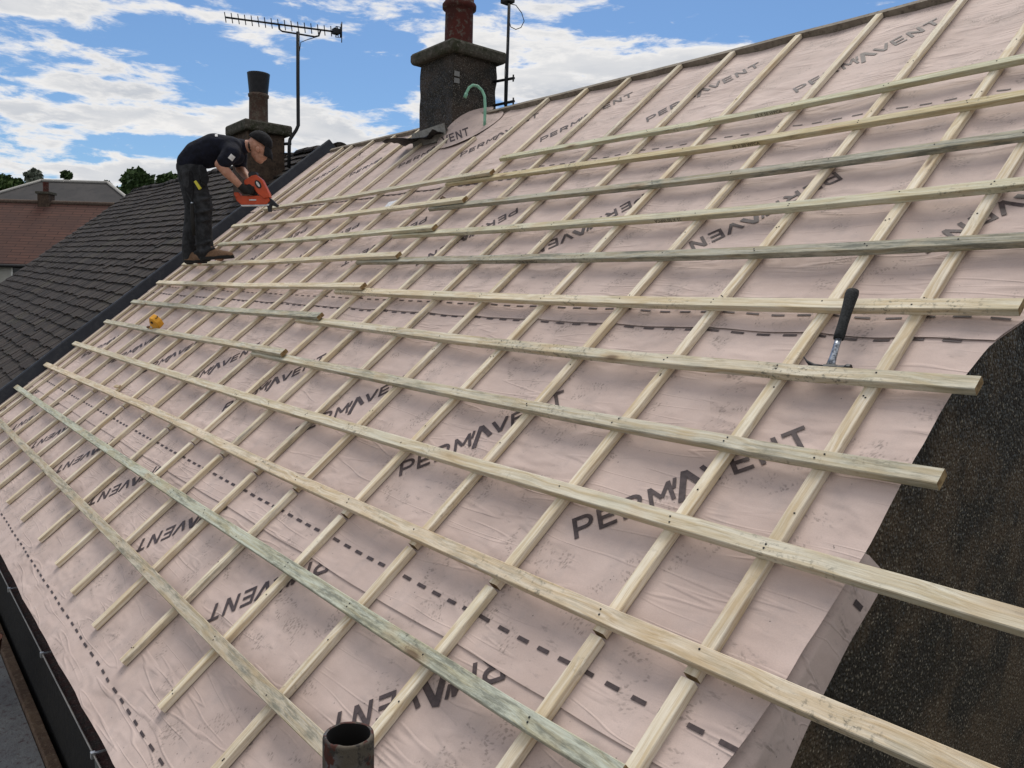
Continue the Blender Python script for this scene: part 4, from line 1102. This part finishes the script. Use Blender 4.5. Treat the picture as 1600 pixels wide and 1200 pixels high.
l_arm = [(J(372,236,.16), .060), (J(374,262,.21), .044), (J(381,270,.18), .044), (J(389,281,.08), .029), (J(394,285,.04), .035)]
wri = {'r': r_arm[3][0], 'l': l_arm[3][0]}
chains = wide([(298,256,.10),(310,243,.11),(336,231,.115),(360,232,.10)], (-.08, 0, .08)) + [
 [(J(362,231), .09), (J(378,229), .062), (J(392,228), .058), (J(403,227), .092)],
 [(J(402.5,227), .094), (J(409,235), .074), (J(409,243), .056), (J(406.5,250), .036)], [(J(402,240), .060), (J(404,246), .048)],
 [(J(412.5,234.5), .042), (J(416.5,237.5), .017), (J(418.6,240.6), .013)], [(J(413.2,245.2), .021), (J(414,247), .014)],
 r_arm, l_arm,
 [(J(300,268,Nn), .09), (J(317,322,Nn-.02), .062), (J(318,350,Nn), .058), (J(322,396,Nn), .044), (J(345,403,Nn), .032)],
 [(J(297,268,Ff), .09), (J(303,322,Ff), .062), (J(300,352,Ff), .058), (J(297,402,Ff), .044), (J(312,408,Ff), .032)]]
hold = {'r': (r_arm[4][0], -1), 'l': (l_arm[4][0], 1)}
fing = {'r': [], 'l': []}
for sd, (p0, sg) in hold.items():                # four fingers and a thumb, bent round the tool
    for k in range(4):
        L_ = (1.0, 1.08, 1.0, .8)[k]
        a = p0+rh*.030+UP*(.026-.018*k)+fh*sg*.012; b = a+rh*.030*L_+fh*sg*.012; c = b+rh*.012*L_-fh*sg*.020; d_ = c-rh*.014-fh*sg*.018*L_
        fing[sd].append([(a, .0115), (b, .0105), (c, .0095), (d_, .0085)])
    a = p0+UP*.034+rh*.004-fh*sg*.01; b = a+UP*.016+rh*.026-fh*sg*.014; c = b+rh*.022-UP*.006
    fing[sd].append([(a, .0135), (b, .0115), (c, .0095)])
    chains += fing[sd]
bo = fused('body', chains, .0065, M['skin'], man, 4)
# ear, eye and mouth details
def ball(name, c, r3, mat, parent=man, axes=None):
    q = MB(); rings = []
    ax_ = axes or (rh, fh, UP)
    for i in range(1, 8):
        a = math.pi*i/8
        rings.append([Vector(c)-PO+ax_[0]*(r3[0]*math.sin(a)*math.cos(b))+ax_[1]*(r3[1]*math.sin(a)*math.sin(b))+ax_[2]*(r3[2]*math.cos(a)) for b in [2*math.pi*k/12 for k in range(12)]])
    q.loft(rings); return q.build(name, mat, parent)
ball('ear', J(402.5,233.5,-.092), (.020,.014,.030), M['skin'])
ball('eye', J(413.5,236.3,-.040), (.010,.012,.008), M['black_plastic'])
ball('hair', J(396.8,228.5,0), (.064,.080,.066), M['hair'])
# cap with a peak pointing down and forward
cdir = (J(420,233)-J(402,222)).normalized(); cup = (rh*.45+UP*.9).normalized(); cfw = (rh*.85-UP*.5).normalized(); cup = cfw.cross(fh).normalized()
if cup.z < 0: cup = -cup
cc = J(404.8,225.5)+cup*.022
q = MB(); rings = []
for i in range(0, 7):
    a = R_(92-i*15); 
    rings.append([cc-PO+cfw*(.122*math.sin(a)*math.cos(b)) + fh*(.104*math.sin(a)*math.sin(b)) + cup*(.108*math.cos(a)) for b in [2*math.pi*k/20 for k in range(20)]])
q.loft(rings); capo = q.build('cap', M['pocket'], man)
q = MB(); rings = []
for i in range(7):
    t = i/6; row = []
    for s in range(9):
        b = R_(-42+84*s/8)
        r = .112+.080*t*math.cos(b*1.4)
        row.append(cc-PO+cfw*(r*math.cos(b))+fh*(.115*(1-.12*t)*math.sin(b))+cup*(.010-.070*t-.02*t*t-.02*math.sin(b)**2))
    rings.append(row)
vs = [p for r in rings for p in r]; q.add(vs, [(i*9+j, i*9+j+1, i*9+j+10, i*9+j+9) for i in range(6) for j in range(8)], 0, True)
pk = q.build('peak', M['pocket'], capo); s_ = pk.modifiers.new('t', 'SOLIDIFY'); s_.thickness = .005
# shirt
sh_ = wide([(295,254,.112),(308,241,.124),(335,230,.132),(360,231,.112)], (-.10, 0, .10)) + wide([(322,250,.085),(348,245,.085),(370,246,.072)], (-.07, .07)) + [
 [(J(360,231), .105), (J(380,229.5), .074)],
 [(J(360,234,-.13), .098), (J(361,240,-.19), .086), (J(350,253,-.235), .070)], [(J(370,234,.13), .09), (J(374,242,.18), .078), (J(375,256,.205), .066)]]
shirt = fused('shirt', sh_, .012, M['navy'], man, 6)
# prints on the shirt back and sleeve, laid on the cloth
from mathutils.bvhtree import BVHTree
bv = BVHTree.FromPolygons([v.co.copy() for v in shirt.data.vertices], [tuple(p.vertices) for p in shirt.data.polygons])
def print_patch(o0, dirn, x, y, wx, wy, mat, name, n=5):
    q = MB(); vs = []
    for j in range(n):
        for i in range(n):
            p = o0-PO+x*wx*(2*i/(n-1)-1)+y*wy*(2*j/(n-1)-1); h = bv.ray_cast(p, dirn)
            if h[0] is None: return
            vs.append(h[0]-dirn*.004)
    q.add(vs, [(j*n+i, j*n+i+1, j*n+i+n+1, j*n+i+n) for j in range(n-1) for i in range(n-1)], 0, True); return q.build(name, mat, man)
print_patch(J(362,246,-.26)-ray(362,246).normalized()*.5, ray(362,246).normalized(), (rh*.8-UP*.6).normalized(), (rh*.6+UP*.8).normalized(), .026, .025, M['white'], 'sleeve_badge')
for k, x in enumerate((338, 344, 349.5, 355, 361)):
    yy = (211.4, 211.4, 212.0, 213.0, 214.6)[k]; dd_ = ray(x, yy).normalized(); print_patch(J(x, yy, -.06)-dd_*1.0, dd_, rh, UP, .0125, .009 if k % 2 else .011, M['white'], 'back_print')
# trousers
tr = wide([(294,262,.112),(306,253,.10)], (-.08, 0, .08)) + [
 [(J(299,270,Nn), .118), (J(308,296,Nn), .104), (J(318,322,Nn-.02), .086), (J(318,340,Nn), .078), (J(317,362,Nn), .084), (J(321,388,Nn), .080), (J(321,397,Nn), .078)],
 [(J(296,270,Ff), .115), (J(299,296,Ff), .098), (J(302,322,Ff), .082), (J(300,345,Ff), .074), (J(298,372,Ff), .080), (J(296,396,Ff), .072), (J(296,403,Ff), .070)],
 [(J(314,262,Nn-.09), .030), (J(319,280,Nn-.1), .034), (J(319,287,Nn-.1), .028)], [(J(292,270,Nn-.1), .040), (J(294,292,Nn-.09), .042)]]
for (yy, sx_0, sx_1, r, dz) in ((392,305,334,.020,Nn-.05), (380,306,331,.016,Nn-.06), (312,300,330,.018,Nn-.08), (330,306,334,.016,Nn-.075), (345,306,332,.014,Nn-.06)):
    tr.append([(J(sx_0, yy+3, dz), r), (J((sx_0+sx_1)/2, yy, dz-.03), r), (J(sx_1, yy-4, dz), r*.8)])       # folds in the cloth
fused('trousers', tr, .011, M['trouser'], man, 4)
def pocket(px, th, d, name):
    q = MB(); q.prism(px, lambda x, y: J(x, y, d-th)-PO, lambda x, y: J(x, y, d+th)-PO); return q.build(name, M['pocket'], man, bevel=.010, seg=3)
pocket([(312,258),(322,262),(327,280),(323,290),(314,284)], .035, -.20, 'holster_pocket')
pocket([(286,268),(300,266),(303,292),(298,304),(289,298)], .035, -.19, 'holster_pocket')
# boots
for nm, hx, hy, tx, ty, dd in (('boot', 316, 404, 364, 401, Nn-.02), ('boot', 291, 409, 322, 409, Ff-.02)):
    heel, toe = J(hx, hy, dd), J(tx, ty, dd); L_ = (toe-heel); fw_ = L_.normalized(); sd_ = fw_.cross(UP).normalized(); up_ = sd_.cross(fw_)
    q = MB(); rings = []
    for t, wd, ht in ((-.03,.025,.05),(0.0,.038,.10),(.16,.042,.125),(.32,.043,.115),(.48,.046,.088),(.68,.052,.066),(.86,.048,.055),(.97,.032,.042),(1.01,.012,.028)):
        c = heel-PO+L_*t
        rings.append([c+sd_*(wd*math.cos(R_(a)))+up_*(.012+(ht-.012)*max(0, math.sin(R_(a)))) if a <= 180 else c+sd_*(wd*math.cos(R_(a)))+up_*.004 for a in range(0, 360, 24)])
    q.loft(rings); b_ = q.build(nm, M['leather'], man)
    q = MB(); rings = []
    for t, wd in ((-.045,.024),(0.0,.042),(.2,.044),(.45,.044),(.68,.056),(.88,.050),(1.03,.018)):
        c = heel-PO+L_*t
        rings.append([c-sd_*wd+up_*-.014, c+sd_*wd+up_*-.014, c+sd_*wd+up_*.014, c-sd_*wd+up_*.014])
    q.loft(rings, 0, False); q.build('sole', M['rubber'], b_, bevel=.004)
# black glove on the near hand
gl = [[(r_arm[3][0].lerp(r_arm[4][0], .15), .037), (r_arm[4][0], .043)]] + [[(p, r+.0035) for p, r in f_] for f_ in fing['r']]
fused('glove', gl, .006, M['rubber'], man, 3)
# hanging tool and yellow rule
hk = empty('hanging_hammer', J(300,292,-.21), label='thin hammer hanging from the roofer\'s tool belt against his thigh', cat='hammer'); O = hk.location
q = MB(); q.tube([J(302,270,-.20)-O, J(300.5,296,-.215)-O, J(300,317,-.22)-O], [.008,.008,.007], 8); q.build('handle', M['black_metal'], hk)
q = MB(); q.tube([J(300,316,-.22)-O, J(300,319,-.22)-O], .013, 10); q.build('steel_tip', M['steel'], hk)
q = MB(); q.tube([J(299.5,319,-.22)-O, J(301,345,-.215)-O, J(303,368,-.2)-O], [.018,.02,.016], 8); q.build('grip', M['rubber'], hk)
q = MB(); a, b = J(305,283,-.25), J(313.5,295,-.25); dx = (b-a).normalized(); dy = dx.cross(fh).normalized(); O = (a+b)/2
P = [a-dy*.012, a+dy*.010, b+dy*.010, b-dy*.018]
q.add([p-O-fh*.012 for p in P]+[p-O+fh*.012 for p in P], [(3,2,1,0),(4,5,6,7),(0,1,5,4),(1,2,6,5),(2,3,7,6),(3,0,4,7)])
q.build('folding_rule', M['hi_yellow'], loc=O, label='small yellow folding rule sticking out of the roofer\'s thigh pocket', cat='folding rule', bevel=.003)

# ------------------------------------------------------------------ nail gun
GD = PD-.06
gun = empty('nail_gun', at(405, 298, GD), label='orange and black framing nail gun held down on a batten by the roofer', cat='nail gun'); O = gun.location
def gpoly(pix, half, name, mat, parent=gun, d=GD, bev=.008, off=0.):
    q = MB()
    q.prism(pix, lambda x, y: at(x, y, d)-O+fh*(off-half), lambda x, y: at(x, y, d)-O+fh*(off+half))
    return q.build(name, mat, parent, bevel=bev, seg=3)
gpoly([(383,283),(395,275.5),(402,274),(411,281),(417,293),(422,303),(423,309),(414,311),(405,304),(396,293),(384,289)], .042, 'housing', M['orange'])
gpoly([(389,272),(395,268.5),(402,270),(403,274),(395,277),(390,278)], .038, 'end_cap', M['black_plastic'])
gpoly([(376,291),(390,288),(400,297),(403,305),(398,306),(388,304),(377,300)], .024, 'handle', M['black_plastic'])
gpoly([(367,303),(372,306),(392,306.5),(420,305.5),(423,314),(418,320),(378,320.5),(371,314)], .030, 'magazine', M['orange'])
gpoly([(377,319.5),(422,319),(421,322),(378,322.5)], .022, 'magazine_rail', M['galv'], bev=.002)
gpoly([(367,301),(375,301),(377,306),(371,310),(367,305)], .034, 'battery', M['orange'])
gpoly([(420,308),(426,312),(432,318),(436,321),(433,324),(425,321),(424,331),(420,331),(418,322),(416,313)], .020, 'nose', M['black_metal'], bev=.003)
gpoly([(391,312.2),(402,312.2),(402,314),(391,314)], .0335, 'side_mark', M['white'], bev=0)
def oval_px(cx, cy, a, b, rot, n=16): return [(cx+a*math.cos(2*math.pi*k/n)*math.cos(rot)-b*math.sin(2*math.pi*k/n)*math.sin(rot), cy+a*math.cos(2*math.pi*k/n)*math.sin(rot)+b*math.sin(2*math.pi*k/n)*math.cos(rot)) for k in range(n)]
gpoly(oval_px(405.5,289,7.2,4.4,1.0), .0455, 'emblem_plate', M['black_plastic'], bev=0)
gpoly(oval_px(405.5,289,4.8,1.7,1.0), .0475, 'emblem', M['white'], bev=0)
